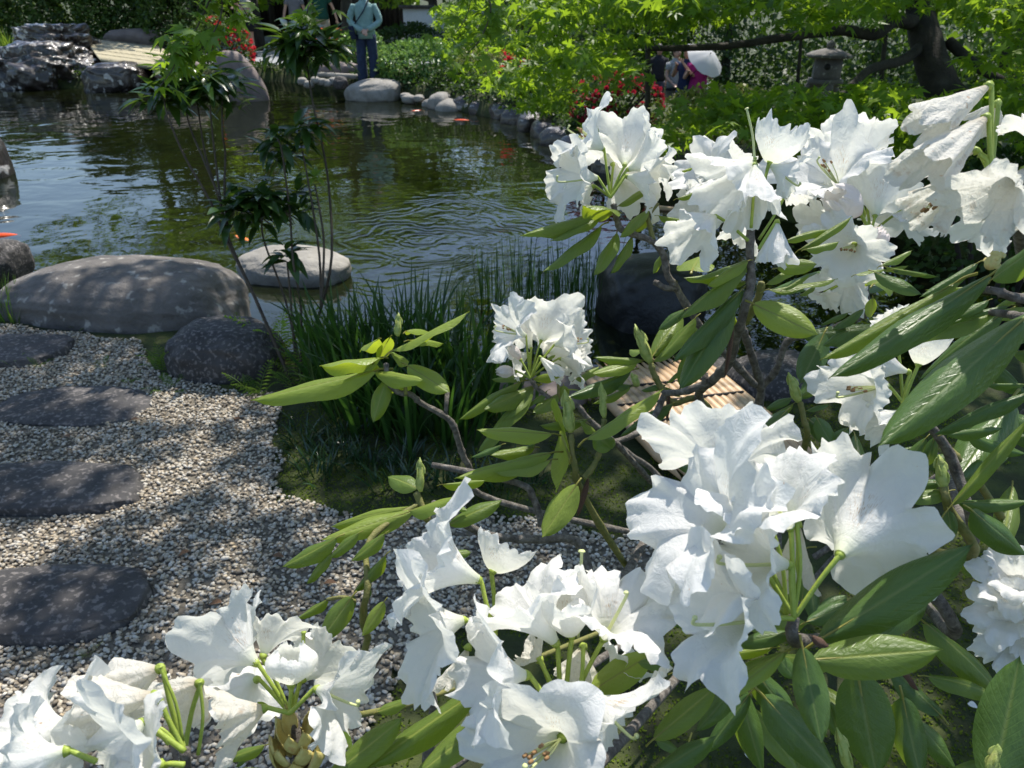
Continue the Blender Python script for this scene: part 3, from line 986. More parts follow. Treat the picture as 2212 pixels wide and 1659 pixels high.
def pieris():
    rg = np.random.default_rng(5)
    base = G(640, 820, 0)
    root = empty('pieris_shrub', base, 'dark upright shrub with bare stems and drooping leaf whorls before the pond', 'shrub')
    D = 3.35
    stems = [
        [(1900, 2480), (1640, 1900), (1470, 1560), (1360, 1300), (1200, 1020), (1090, 760), (1060, 640)],
        [(1640, 1900), (1480, 1540), (1420, 1290), (1330, 1060), (1240, 850), (1200, 700)],
        [(1480, 1540), (1420, 1290), (1330, 1000), (1270, 600)],
        [(1440, 1400), (1410, 1150), (1380, 900), (1360, 680)],
        [(1480, 1540), (1455, 1260), (1460, 1000), (1440, 850), (1440, 600)],
        [(1930, 2450), (1990, 2250), (2080, 2000), (2150, 1659), (2130, 1200), (2080, 900), (2030, 680), (1990, 430)],
        [(1930, 2400), (1950, 2000), (1900, 1700), (1880, 1400), (1830, 1000), (1800, 900)],
        [(2080, 2000), (2070, 1659), (2010, 1250), (1960, 980)],
        [(1950, 2350), (1850, 1950), (1710, 1560), (1700, 1400)],
        [(2080, 2000), (2100, 1600), (2070, 1350), (2040, 1200)],
        [(1900, 2300), (1880, 1900), (1860, 1700)],
    ]
    for k, s in enumerate(stems):
        pts = [VP('Z1', x, y, D + (.0 if i < 1 else rg.uniform(-.05, .05)) + (k % 3 - 1) * .04) for i, (x, y) in enumerate(s)]
        if k in (0, 5, 6, 8, 10): pts[0] = Vector((pts[0].x, pts[0].y, -.03))
        r0 = .008 if k in (0, 5) else .006
        v, q, t = tube(pts, np.linspace(r0, .0035, len(pts)), 7, 4)
        obj('stem', mesh_np('stem', v, [q, t], M_stem), root)
    # whorls: centre (Z1), radius (m), leaves
    wh = [(1130, 560, .12, 14), (1340, 480, .13, 16), (1180, 470, .10, 10), (1500, 540, .11, 12), (1010, 590, .1, 10), (1840, 240, .11, 12), (2060, 220, .11, 12), (1640, 1230, .1, 10), (1900, 1270, .1, 10), (1060, 640, .12, 20), (1200, 600, .12, 22), (1270, 500, .13, 26), (1360, 580, .12, 20), (1440, 600, .12, 20), (1540, 620, .08, 8), (950, 650, .07, 8),
          (1990, 330, .15, 34), (1880, 300, .12, 20), (2080, 300, .13, 24), (1960, 210, .11, 20), (1780, 330, .07, 8), (2170, 360, .07, 8),
          (1800, 900, .10, 18), (1930, 860, .11, 20), (2030, 830, .08, 10), (1760, 1010, .08, 10), (1880, 1000, .09, 10),
          (1480, 1360, .12, 14), (1620, 1390, .12, 12), (1560, 1330, .12, 20), (1700, 1290, .13, 26), (1830, 1330, .12, 20), (1950, 1350, .10, 14), (1680, 1420, .1, 12), (1860, 1660, .10, 16)]
    tv, tf = oval_template(6, .17, .25, .45)
    meshes = [mesh_np('leaf', *oval_template(6, .5, .12, dr), M_pieris, True, None) for dr in (.2, .4, .6)]
    for m in meshes:
        at = m.attributes.new('rnd', 'FLOAT', 'POINT')
        at.data.foreach_set('value', np.full(len(m.vertices), rg.random(), dtype=np.float32))
    cnt = 0; rest = []
    for (x, y, r, n) in wh:
        n = int(n * 1.15)
        c = np.array(VP('Z1', x, y, D + rg.uniform(-.06, .06)))
        az = rg.uniform(0, 6.28, n)
        el = rg.uniform(-.5, .9, n)
        ax = np.stack([np.cos(az) * np.cos(el), np.sin(az) * np.cos(el), np.sin(el)], 1)
        nr = np.array([0, 0, 1.0]) + rand_dirs(rg, n) * .25
        L = rg.uniform(.10, .15, n) * (r / .12) ** .5
        pos = c + ax * .012 + rg.normal(size=(n, 3)) * np.array([.012, .012, .02])
        Fm = frames(ax, nr)
        k = max(0, min(n, 284 - cnt)) if cnt < 284 else 0
        k = min(k, int(n * .7) + 1)
        leaf_objs(root, 'leaf', meshes, pos[:k], Fm[:k], L[:k], L[:k] * .34, rg)
        cnt += k
        rest.append((pos[k:], Fm[k:], L[k:]))
    rp, rf, rl = (np.concatenate([q[i] for q in rest]) for i in range(3))
    tag(obj('foliage', scatter_mesh('foliage', *oval_template(6, .5, .12, .4), rp, rf, np.stack([rl, rl * .34, rl], 1), M_pieris, rg.random(len(rp))), root), kind='stuff')
    # one whorl with sunlight put into its yellow-green leaf colour
    n = 16
    c = np.array(VP('Z1', 2040, 1150, D))
    az = rg.uniform(0, 6.28, n); el = rg.uniform(-.2, .7, n)
    ax = np.stack([np.cos(az) * np.cos(el), np.sin(az) * np.cos(el), np.sin(el)], 1)
    ym = mesh_np('leaf', *oval_template(6, .5, .12, .3), M_pieris_lit, True, {'rnd': np.full(17, .5)})
    L = rg.uniform(.05, .08, n)
    leaf_objs(root, 'leaf', [ym], np.repeat(c[None], n, 0), frames(ax, np.array([0, 0, 1.0]) + rand_dirs(rg, n) * .3), L, L * .34, rg)


pieris()

# ================================================================ trees and bushes
def bush(c, r, n, size, mat, label, cat='bush', group=None, seed=0, extra=None, name='bush', tmpl=OVAL3, shell=.7):
    """leafy shrub: short stems inside, lumpy crown of many leaves"""
    rg = np.random.default_rng(seed)
    c = np.array(c, dtype=float); r = np.array(r, dtype=float)
    gz_ = float(ground_z([c[:2]])[0])
    root = empty(name, (c[0], c[1], gz_), label, cat, group)
    mb = MB()
    for k in range(5):
        a = rg.uniform(0, 6.28)
        mb.add(*tube([(c[0], c[1], gz_ - .05), (c[0] + .3 * r[0] * math.cos(a), c[1] + .3 * r[1] * math.sin(a), c[2] * .6 + gz_ * .4), (c[0] + .7 * r[0] * math.cos(a), c[1] + .7 * r[1] * math.sin(a), c[2] + r[2] * .4)], [.03, .02, .008], 6, 3))
    mb.obj('stems', M_bark_rough, root)
    d = rand_dirs(rg, n)
    d[:, 2] = np.where(d[:, 2] < -.55, -d[:, 2], d[:, 2])
    lump = 1 + .16 * snoise(d, seed + 3, 3, 2.4)
    t = shell + (1 - shell) * rg.random(n) ** .5
    pos = c + d * (t * lump)[:, None] * r
    pos[:, 2] = np.maximum(pos[:, 2], gz_ + .02)
    Rm = leaf_frames(rg, n, up=.5, out=d)
    val = np.clip(rg.random(n) * .75 + .25 * (snoise(pos, seed + 9, 2, 3.0) > .3), 0, 1)
    obj('foliage', scatter_mesh('foliage', tmpl[0], tmpl[1], pos, Rm, size * rg.uniform(.6, 1.2, n), mat, val), root)
    if extra:
        emat, en, es, zone = extra
        dd = rand_dirs(rg, en * 6)
        z = np.array(zone[:3]); z = z / np.linalg.norm(z)
        dd = dd[(dd @ z) > zone[3]][:en]
        m = len(dd)
        cl = np.repeat(np.arange(m // 5 + 1), 5)[:m]
        dd = dd[cl] + rg.normal(size=(m, 3)) * .05
        dd /= np.linalg.norm(dd, axis=1)[:, None]
        ep = c + dd * 1.03 * r
        obj('blossom', scatter_mesh('blossom', OVAL3[0] * np.array([1, 1.5, 1]), OVAL3[1], ep, leaf_frames(rg, m, up=.2, out=dd), es * rg.uniform(.7, 1.2, m), emat, rg.random(m)), root)
    return root


# hedge on the far left bank
hx = [(-40, 40, 20.5), (60, 42, 20.8), (150, 40, 20.5), (240, 45, 20.2), (320, 42, 20.0), (390, 50, 19.4)]
for i, (x, y, d) in enumerate(hx):
    c = P(x, y, d)
    bush((c.x, c.y, .75), (1.0, .9, 1.15), 4600, .105, M_hedge, ['dark green clipped hedge bush above the glistening boulder', 'sunlit clipped hedge bush behind the pale bamboo deck'][i > 2], 'hedge bush',
         ['dark hedge bushes of the far bank', 'sunlit hedge bushes of the far bank'][i > 2], 300 + i, name='hedge_bush')
c = P(10, 80, 18.6); clump('grass_tuft', (c.x, c.y, .3), 120, .5, .5, .012, M_grass, 'grassy tuft on the far bank below the hedge', 'grass tuft', None, .5, .9, 309)
c = P(470, 95, 17.5); bush((c.x, c.y, .35), (.75, .6, .62), 3000, .07, M_hedge, 'dark azalea bush with red flowers on its right side', 'azalea bush', None, 310, extra=(M_red, 260, .075, (1, -.3, .45, .35)), name='azalea_bush')
c = P(715, 95, 17.8); bush((c.x, c.y, .25), (.85, .6, .45), 2500, .075, M_bushb, 'low azalea bush topped with orange flowers before the visitors', 'azalea bush', None, 311, extra=(M_orange, 240, .075, (0, 0, 1, .55)), name='azalea_bush')
c = P(745, 110, 17.0); bush((c.x + .35, c.y, .30), (.55, .5, .48), 2000, .08, M_bushb, 'leafy bright bush left of the standing visitor', 'bush', None, 312)
c = P(912, 165, 14.9); bush((c.x, c.y, .18), (.80, .6, .50), 4500, .075, M_bushb, 'bright grey green dome shaped bush beside the standing visitor', 'bush', None, 313)
c = P(1050, 165, 14.0); bush((c.x, c.y, .15), (.62, .5, .48), 3200, .055, M_varieg, 'azalea bush with tan and green leaves right of the bright dome bush', 'azalea bush', None, 314, extra=(M_red, 90, .07, (1, -.2, .3, .72)), name='azalea_bush')
c = P(1118, 165, 13.5); bush((c.x, c.y, .15), (.3, .3, .35), 900, .06, M_evgr, 'small azalea bush covered with crimson flowers', 'azalea bush', None, 315, extra=(M_red, 300, .06, (0, -1, .5, -.1)), name='azalea_bush')
c = P(1330, 235, 9.5); bush((c.x, c.y, .28), (.55, .4, .33), 1100, .06, M_evgr, 'dark crimson maple shrub behind the upper white flowers', 'shrub', None, 316, extra=(M_redd, 700, .055, (0, -1, .5, -.4)), name='red_shrub')
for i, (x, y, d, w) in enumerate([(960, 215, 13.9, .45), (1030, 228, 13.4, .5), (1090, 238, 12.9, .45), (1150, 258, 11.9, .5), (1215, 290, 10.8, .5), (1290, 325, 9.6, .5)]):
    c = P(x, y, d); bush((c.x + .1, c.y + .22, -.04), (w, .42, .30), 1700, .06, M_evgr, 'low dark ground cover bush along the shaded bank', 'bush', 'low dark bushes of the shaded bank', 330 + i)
c = P(880, 70, 19.5); bush((c.x, c.y, .3), (.9, .5, .5), 2600, .08, M_evgr, 'dark bush behind the standing visitor', 'bush', None, 317)
c = P(1240, 190, 12.0); bush((c.x, c.y, .25), (.8, .6, .5), 3600, .06, M_bushb, 'low bright bush under the maple sprays', 'bush', None, 318)
c = P(1560, 330, 8.2); bush((c.x, c.y, .2), (.75, .5, .42), 3800, .05, M_varieg, 'clipped yellowish azalea mound behind the upper flowers', 'azalea bush', None, 319, name='azalea_bush')
c = P(1860, 330, 7.2); bush((c.x, c.y, .2), (.8, .5, .45), 3600, .05, M_evgr, 'dark low bush at the foot of the leaning trunk', 'bush', None, 320)
c = P(2180, 560, 4.6); bush((c.x, c.y, .2), (.6, .5, .5), 2600, .05, M_evgr, 'dark shrub on the right bank behind the rhododendron', 'bush', None, 321)

# leafy ground cover on the far bank
rg = np.random.default_rng(78)
fp = POND[18:]
gpos = []
for i in range(len(fp) - 1):
    a_, b_ = fp[i], fp[i + 1]
    L_ = np.linalg.norm(b_ - a_)
    k = int(min(L_, 8) * 620)
    nrm_ = np.array([b_[1] - a_[1], -(b_[0] - a_[0])]) / (L_ + 1e-9)
    t_ = rg.random(k)
    q_ = a_ + t_[:, None] * (b_ - a_) + nrm_ * rg.uniform(-.02, .8, k)[:, None]
    gpos.append(q_)
gpos = np.concatenate(gpos)
gpos = gpos[~inside(POND, gpos)]
gpos = np.concatenate([gpos, (ground_z(gpos) + rg.uniform(.0, .09, len(gpos)))[:, None]], 1)
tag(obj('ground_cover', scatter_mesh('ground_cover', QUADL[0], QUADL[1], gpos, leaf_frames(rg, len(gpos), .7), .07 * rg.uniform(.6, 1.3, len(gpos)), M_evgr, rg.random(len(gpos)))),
    'low leafy ground cover along the far pond bank', 'ground cover', kind='stuff')

# undergrowth of the wood beyond (reads as one mass)
rg = np.random.default_rng(77)
n = 26000
ux = rg.uniform(-1.5, 16, n); uy = rg.uniform(17.5, 27, n)
uz = rg.random(n) * 2.6 * (0.75 + .4 * snoise(np.stack([ux, uy, 0 * ux], 1), 4, 2, .5)) + np.where(ux > 3, -1.0, 0)
pos = np.stack([ux, uy, uz], 1)
keep = ~((ux > 2.2) & (ux < 6.5) & (uy < 20.5))
pos = pos[keep]
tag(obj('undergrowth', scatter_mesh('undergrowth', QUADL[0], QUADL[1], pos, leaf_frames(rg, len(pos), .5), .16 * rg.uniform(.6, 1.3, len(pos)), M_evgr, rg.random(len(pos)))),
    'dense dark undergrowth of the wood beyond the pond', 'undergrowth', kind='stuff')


def tree(name, base, trunk, limbs, clusters, mat, leaf, label, cat='tree', group=None, seed=0, tmpl=QUADL, bark=None, up=.8, droop=.3, tr=.12):
    """trunk polyline, limbs (polylines), clusters of leaves (x,y,z,rx,ry,rz,n)"""
    rg = np.random.default_rng(seed)
    root = empty(name, base, label, cat, group)
    bark = bark or M_bark_rough
    v, q, t = tube(trunk, np.linspace(tr, tr * .45, len(trunk)), 12, 5, jitter=.06, rng=rg)
    obj('trunk', mesh_np('trunk', v, [q, t], bark), root)
    for L in limbs:
        r0 = L[0]
        v, q, t = tube(L[1:], np.linspace(r0, r0 * .3, len(L) - 1), 8, 5, jitter=.08, rng=rg)
        obj('limb', mesh_np('limb', v, [q, t], bark), root)
    ps = []; vs = []; sz_ = []
    for (x, y, z, rx, ry, rz, n, *sm) in clusters:
        sz_.append(np.full(n, sm[0] if sm else 1.0))
        p = cloud(rg, n, (x, y, z), (rx, ry, rz), .35)
        ps.append(p)
        vs.append(np.clip(rg.normal(.5, .25, n), 0, 1))
    pos = np.concatenate(ps)
    n = len(pos)
    Rm = leaf_frames(rg, n, up=up, droop=droop)
    obj('crown', scatter_mesh('crown', tmpl[0], tmpl[1], pos, Rm, leaf * rg.uniform(.65, 1.2, n) * np.concatenate(sz_), mat, np.concatenate(vs)), root)
    return root


# --- trees behind the pond (mostly seen mirrored in the water)
def back_tree(x, y, h, cr, label, mat=M_evgr, seed=0, group='trees behind the pond', n=2600, leaf=.24, low=.35):
    rg = np.random.default_rng(seed)
    z0 = float(ground_z([(x, y)])[0])
    trunk = [(x, y, z0 - .1), (x + rg.normal() * .1, y, z0 + h * .35), (x + rg.normal() * .2, y, z0 + h * .8)]
    cl = []; limbs = []
    for k in range(9):
        a = rg.uniform(0, 6.28); zz = z0 + h * rg.uniform(low, .92)
        rr = cr * (1 - .5 * max(0, (zz - z0) / h - .5) * 2) * rg.uniform(.45, .75)
        cx, cy = x + math.cos(a) * rr, y + math.sin(a) * rr
        s = cr * rg.uniform(.38, .58)
        cl.append((cx, cy, zz, s, s, s * .62, n // 9))
        limbs.append((.05, (x, y, z0 + h * .3), ((x + cx) / 2, (y + cy) / 2, zz * .8 + z0 * .2), (cx, cy, zz)))
    tree('tree', (x, y, z0), trunk, limbs, cl, mat, leaf, label, 'tree', group, seed, QUADL, tr=.16)


bt = [(-7.2, 24, 5.8, 2.2), (-4.6, 25.5, 6.0, 2.3), (-2.2, 23.5, 4.3, 2.0), (.4, 25, 4.4, 2.1), (3.0, 23, 4.3, 2.1), (6.2, 24, 5.8, 2.5), (9.5, 22, 8.6, 2.8),
      (12.5, 18, 8.6, 2.8), (8.8, 14.5, 7.5, 2.4), (-18.5, 22, 6.5, 2.6), (-21, 17, 7, 2.6), (15, 11, 8, 2.8), (11, 9.5, 7.0, 2.2)]
for i, (x, y, h, cr) in enumerate(bt):
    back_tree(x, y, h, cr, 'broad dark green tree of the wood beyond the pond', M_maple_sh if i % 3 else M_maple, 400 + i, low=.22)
rgl = np.random.default_rng(61)
cl_ = []; lb_ = []
for k in range(46):
    z_ = 2.1 + 4.2 * rgl.random() ** .8
    x_ = rgl.uniform(-13.5, -4.6); y_ = rgl.uniform(13.0, 17.5)
    if z_ < 3.2 and rgl.random() < .45: continue
    s_ = rgl.uniform(.5, .95)
    cl_.append((x_, y_, z_, s_, s_, s_ * .5, int(150 * s_)))
    if k % 5 == 0: lb_.append((.05, (-12.6, 14.2, 2.2), ((-12.6 + x_) / 2, (14.2 + y_) / 2, z_ * .6 + 1.6), (x_, y_, z_)))
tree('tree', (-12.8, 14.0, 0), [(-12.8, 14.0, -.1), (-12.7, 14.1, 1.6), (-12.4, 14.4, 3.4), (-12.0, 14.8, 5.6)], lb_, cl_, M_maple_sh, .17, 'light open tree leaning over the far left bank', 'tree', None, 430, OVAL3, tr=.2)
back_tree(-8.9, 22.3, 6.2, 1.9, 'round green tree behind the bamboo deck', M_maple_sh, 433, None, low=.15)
back_tree(-10.4, 23.5, 6.2, 1.8, 'round dark tree behind the far hedge', M_evgr, 432, None, low=.2)
back_tree(-3.75, 19.2, 4.4, 1.7, 'small maple behind the visitors', M_maple, 431, None, n=2200, leaf=.14, low=.5)

# --- the leaning maple on the right bank: its crown shades the path
mt = Vector(G(2075, 400, 0))
trunk = [mt, mt + Vector((-.05, .03, .5)), P(2040, 200, 6.35), P(2000, 90, 6.4), P(1985, -20, 6.5), (2.75, 6.4, 2.5), (2.2, 6.0, 3.4)]
limbs = [(.06, P(1975, 50, 6.42), P(1930, 45, 6.3), P(1890, 75, 6.2), P(1820, 65, 6.1), P(1700, 80, 5.9), P(1560, 100, 5.7), P(1400, 105, 5.5)),
         (.05, P(2000, 90, 6.4), P(1950, 130, 6.2), P(1880, 150, 5.9), P(1800, 215, 5.5), P(1700, 230, 5.2)),
         (.07, P(1985, -20, 6.5), (2.4, 5.6, 2.3), (1.6, 4.9, 3.2), (.9, 4.4, 3.9), (.1, 4.2, 4.3)),
         (.06, (2.75, 6.4, 2.5), (2.0, 6.4, 3.4), (1.0, 5.8, 4.2), (.2, 5.3, 4.7)),
         (.06, P(1985, -20, 6.5), (3.0, 5.0, 2.6), (2.4, 3.8, 3.4), (1.9, 3.0, 3.9), (1.6, 2.2, 4.1)),
         (.04, (2.2, 6.0, 3.4), (2.3, 5.0, 4.4), (1.7, 3.9, 4.9)),
         (.05, P(2050, 90, 6.4), P(2120, 150, 6.2), P(2212, 190, 6.0), P(2330, 210, 5.8))]
rg = np.random.default_rng(88)
cl = []
# low sprays in view: px, py, depth, half width px, half height px, leaves
AVOID = [(1410, 95, 1560, 185), (1730, 78, 1835, 172), (1985, 40, 2060, 200), (1285, 188, 1385, 255), (1085, 262, 1230, 340), (640, 0, 930, 260), (1500, 300, 1640, 380)]


for k in range(620):
    x = rg.uniform(880, 2330); y = rg.uniform(-60, 330)
    if x < 1040 and y > 110: continue
    if x < 1250 and y > 120 + (x - 1000) * .75: continue
    d = rg.uniform(4.0, 7.6)
    if x < 1120: d = rg.uniform(6.5, 9.0)
    if rg.random() < (.15 if x < 1430 else .38): continue
    c = P(x, y, d)
    if c.z < .12: continue
    w = rg.uniform(.14, .34)
    ix = w * 1.3 / d * FPX * .85; iy = 22
    if any(x0 - ix < x < x1 + ix and y0 - iy < y < y1 + iy for (x0, y0, x1, y1) in AVOID): continue
    cl.append((c.x, c.y, c.z, w * 1.3, w, w * .26, int(w * w * 620 + 10), 1.3))
# shade-giving crown overhead
CAN = []
HOLES = [(440, 1000, .34), (570, 1080, .32), (120, 1460, .36), (640, 1140, .26), (430, 640, .38), (1480, 900, .42), (620, 560, .4), (180, 600, .25)]
for gx_ in np.arange(-1.7, 6.2, .56):
    for gy_ in np.arange(1.6, 8.6, .56):
        x = gx_ + rg.uniform(-.25, .25); y = gy_ + rg.uniform(-.25, .25)
        main = (x > -1.6 and 3.42 < y < 6.3) or (x > 1.42 and 1.7 < y < 8.6) or (x > 1.15 and y > 3.05 and y < 8.6)
        if not main or rg.random() < .05: continue
        z = 4.1 + rg.uniform(-.45, .6)
        hit = False
        for (hx_, hy_, hr_) in HOLES:
            g_ = G(hx_, hy_, 0.0) + SUN_DIR * (z / SUN_DIR.z)
            if (g_.x - x) ** 2 + (g_.y - y) ** 2 < hr_ ** 2: hit = True
        if hit: continue
        CAN.append((x, y, z, .40, .40, .16, 185, 1.85))
for gx_ in np.arange(1.6, 8.6, .8):
    for gy_ in np.arange(6.0, 11.6, .8):
        if gx_ < 6 and gy_ < 8.4: continue
        CAN.append((gx_ + rg.uniform(-.3, .3), gy_ + rg.uniform(-.3, .3), 4.3 + rg.uniform(-.5, .6), .55, .55, .2, 150, 2.1))
cl += CAN
tree('maple_tree', mt, trunk, limbs, cl, M_maple, .062, 'big leaning maple with dark trunk on the right bank, arching over the pond', 'maple tree', None, 500, MAPLE5, tr=.17, up=1.1, droop=.35)

# --- slim trees of the right background
for i, (x, y0, d, r) in enumerate([(1400, 130, 8.0, .035), (1728, 120, 7.5, .02), (2175, 100, 7.2, .05), (1900, 200, 7.8, .03), (2205, 140, 8.5, .05)]):
    b0 = P(x, y0, d)
    zg = float(ground_z([(b0.x, b0.y)])[0])
    tr_ = [(b0.x + .06, b0.y, zg - .05), (b0.x, b0.y, b0.z), (b0.x - .1, b0.y + .1, 2.4), (b0.x + .1, b0.y, 3.6)]
    tree('slim_tree', (b0.x, b0.y, zg), tr_, [(r * .5, (b0.x - .05, b0.y, 1.9), (b0.x + .5, b0.y - .2, 2.5), (b0.x + 1.0, b0.y, 2.9))],
         [(b0.x, b0.y, 3.6, 1.1, 1.1, .6, 700), (b0.x + .8, b0.y, 3.0, .7, .7, .4, 300)], M_maple_sh, .08,
         ['slim dark maple trunk beside the distant visitors', 'thin sapling right of the stone lantern', 'straight slim tree right of the leaning trunk', 'thin dark stem left of the leaning trunk', 'slim tree at the edge of the right wood'][i], 'tree', None, 520 + i, MAPLE5, tr=r)

# --- near maple on the left: twigs hang into view
def near_maple():
    rg = np.random.default_rng(9)
    base = Vector((-3.3, 2.2, float(ground_z([(-3.3, 2.2)])[0])))
    root = tree('maple_tree', base, [base, base + Vector((.05, 0, 1.2)), (-3.1, 2.3, 2.4), (-2.8, 2.5, 3.4)],
                [(.04, (-3.15, 2.3, 2.0), (-2.4, 2.35, 2.35), (-1.6, 2.3, 2.25), (-1.05, 2.2, 1.95)),
                 (.03, (-2.4, 2.35, 2.35), (-1.6, 2.6, 2.5), (-.8, 2.6, 2.35), (-.25, 2.55, 1.85)),
                 (.05, (-2.9, 2.45, 3.0), (-2.6, 1.6, 3.6), (-2.9, .8, 3.9))],
                [(-2.8, 2.4, 3.6, 1.0, 1.0, .4, 900), (-3.4, 1.6, 3.5, .9, .9, .4, 700), (-2.4, 2.9, 3.3, .6, .6, .3, 400)],
                M_maple, .07, 'near maple whose twigs of star shaped leaves hang over the left water', 'maple tree', None, 540, MAPLE5, tr=.13)
    tv, tf = maple_template(7, .35)
    ms = []
    for k in range(3):
        t2 = tv.copy(); t2[:, 2] += .05 * np.sin(t2[:, 0] * 5 + k) + .06 * np.cos(t2[:, 1] * 6 + k)
        ms.append(mesh_np('leaf', t2, tf, M_maple, True, {'rnd': np.full(len(t2), .3 + .2 * k)}))

    def spray(path, d, n, spread, size, r):
        pts = [P(x, y, d) for x, y in path]
        v, q, t = tube(pts, np.linspace(r, .0012, len(pts)), 5, 4)
        obj('twig', mesh_np('twig', v, [q, t], M_stem), root)
        pa, _ = smooth_path(pts, 1.0, 8)
        idx = rg.integers(0, len(pa), n)
        pos = pa[idx] + rg.normal(size=(n, 3)) * spread
        nr = rand_dirs(rg, n) * .55 + np.array([0, -.25, 1.0])
        ax = rand_dirs(rg, n) * .8 + np.array([-.1, -.2, -.55])
        L = size * rg.uniform(.7, 1.2, n)
        ax = ax - nr * (np.sum(ax * nr, 1) / np.sum(nr * nr, 1))[:, None]
        leaf_objs(root, 'leaf', ms, pos, frames(ax, nr), L, L, rg)

    spray([(480, -150), (470, -60), (440, 30), (400, 100), (365, 140)], 2.3, 32, .030, .066, .004)
    spray([(470, -60), (480, 20), (455, 80), (420, 120)], 2.3, 20, .030, .064, .003)
    spray([(400, 100), (372, 150), (345, 188)], 2.25, 9, .02, .064, .002)
    spray([(470, -60), (520, 10), (540, 45)], 2.35, 14, .03, .05, .002)
    spray([(690, -120), (670, -40), (665, 20), (655, 60)], 2.4, 22, .03, .05, .003)
    spray([(1010, -150), (1020, -40), (1010, 30), (985, 70)], 2.5, 26, .045, .055, .003)
    spray([(1020, -40), (1060, 10), (1040, 80), (1010, 115)], 2.5, 26, .04, .055, .003)


near_maple()
# a lit spray of the right maple in front of the crimson shrub
c = P(1450, 222, 3.2)

# ================================================================ stone lantern
def lantern():
    c = P(1788, 142, 9.0)
    zg = float(ground_z([(c.x, c.y)])[0])
    root = empty('stone_lantern', (c.x, c.y, zg), 'grey stone lantern with a wide snow viewing roof under the maple', 'stone lantern')

    def lathe(name, prof, seg=6, rot=0.3):
        V = []; Q = []
        for (r, z) in prof:
            for k in range(seg):
                a = rot + 2 * math.pi * k / seg
                V.append((c.x + r * math.cos(a), c.y + r * math.sin(a), z))
        n = len(prof)
        for i in range(n - 1):
            for k in range(seg):
                a = i * seg + k; b = i * seg + (k + 1) % seg
                Q.append((a, b, b + seg, a + seg))
        V += [(c.x, c.y, prof[0][1]), (c.x, c.y, prof[-1][1])]
        T = []
        for k in range(seg):
            T += [(n * seg, (k + 1) % seg, k), (n * seg + 1, (n - 1) * seg + k, (n - 1) * seg + (k + 1) % seg)]
        return obj(name, mesh_np(name, np.array(V), [np.array(Q), np.array(T)], M_stone_bould, False), root)

    z = c.z
    lathe('roof', [(.27, z + .09), (.285, z + .115), (.22, z + .145), (.12, z + .175), (.05, z + .19)], 6)
    lathe('finial', [(.03, z + .185), (.05, z + .215), (.045, z + .245), (.005, z + .28)], 10)
    lathe('light_chamber', [(.17, z - .14), (.175, z - .12), (.17, z + .105)], 6)
    lathe('platform', [(.18, z - .22), (.22, z - .18), (.21, z - .14)], 6)
    for k in range(3):
        a = k * 2.094 + .5
        p = Vector((c.x + .13 * math.cos(a), c.y + .13 * math.sin(a), 0))
        v, q, t = tube([(p.x, p.y, z - .18), (p.x + .08 * math.cos(a), p.y + .08 * math.sin(a), (z + zg) / 2), (p.x + .06 * math.cos(a), p.y + .06 * math.sin(a), zg - .03)], [.06, .05, .06], 8, 3)
        obj('leg', mesh_np('leg', v, [q, t], M_stone_bould), root)
    # round window on the side facing the path
    d = (CAM - c); d.z = 0; d.normalize()
    w = c + d * .155
    v, q, t = tube([w - d * .02, w + d * .022], .035, 14, 1)
    obj('window', mesh_np('window', v, [q, t], M_cord), root)


lantern()

# ================================================================ gate house, wall, pavement
pv = []
for (x, y) in [(-7.5, 19.2), (-1.2, 19.2), (-1.2, 27.5), (-9.5, 27.5)]:
    pv.append((x, y, .012))
tag(obj('pavement', mesh_np('pavement', np.array(pv), [(0, 1, 2, 3)], M_pave, False)), kind='structure')
gh = empty('gate_house', (-7.2, 27.4, 0), 'dark timber gate house with slatted doors behind the visitors', 'building')
mb = MB(); box(mb, (-7.0, 27.95, 1.5), (7.2, .2, 3.0)); mb.obj('wall', M_wood_dark, gh, False)
mb = MB(); box(mb, (-7.0, 27.5, .1), (7.4, .5, .22)); mb.obj('stone_plinth', M_pave, gh, False)
mb = MB(); box(mb, (-7.0, 27.4, 3.3), (8.2, 2.6, .5)); mb.obj('roof', M_stone_dark, gh, False)
for i in range(9):
    mb = MB(); box(mb, (-10.3 + i * .85, 27.62, 1.5), (.2, .2, 2.6)); mb.obj('post', M_wood_dark, gh, False)
for i in range(46):
    mb = MB(); box(mb, (-10.1 + i * .145, 27.76, 1.45), (.055, .05, 2.2)); mb.obj('slat', M_wood_dark, gh, False)
lw = empty('garden_wall', (-1.6, 22.5, 0), 'low pale plaster wall with dark foot behind the dome bush', 'wall')
mb = MB(); box(mb, (-1.9, 22.4, .75), (1.9, .18, .75)); mb.obj('panel', M_plaster, lw, False)
mb = MB(); box(mb, (-1.9, 22.4, .19), (2.0, .22, .38)); mb.obj('stone_foot', M_stone_dark, lw, False)
mb = MB(); box(mb, (-1.9, 22.4, 1.16), (2.1, .3, .08)); mb.obj('coping', M_stone_dark, lw, False)

# ================================================================ people
M_skin = m_plain('skin', (.55, .33, .24), .5)
M_hair = m_plain('hair_black', (.02, .016, .013), .5)
M_eye = m_plain('eye_dark', (.02, .02, .02), .3)
CL = {}


def cloth(name, c):
    if name not in CL: CL[name] = m_rough('cloth_' + name, [(.3, tuple(x * .72 for x in c)), (.7, c)], 14, .9, 1.0, .05)
    return CL[name]


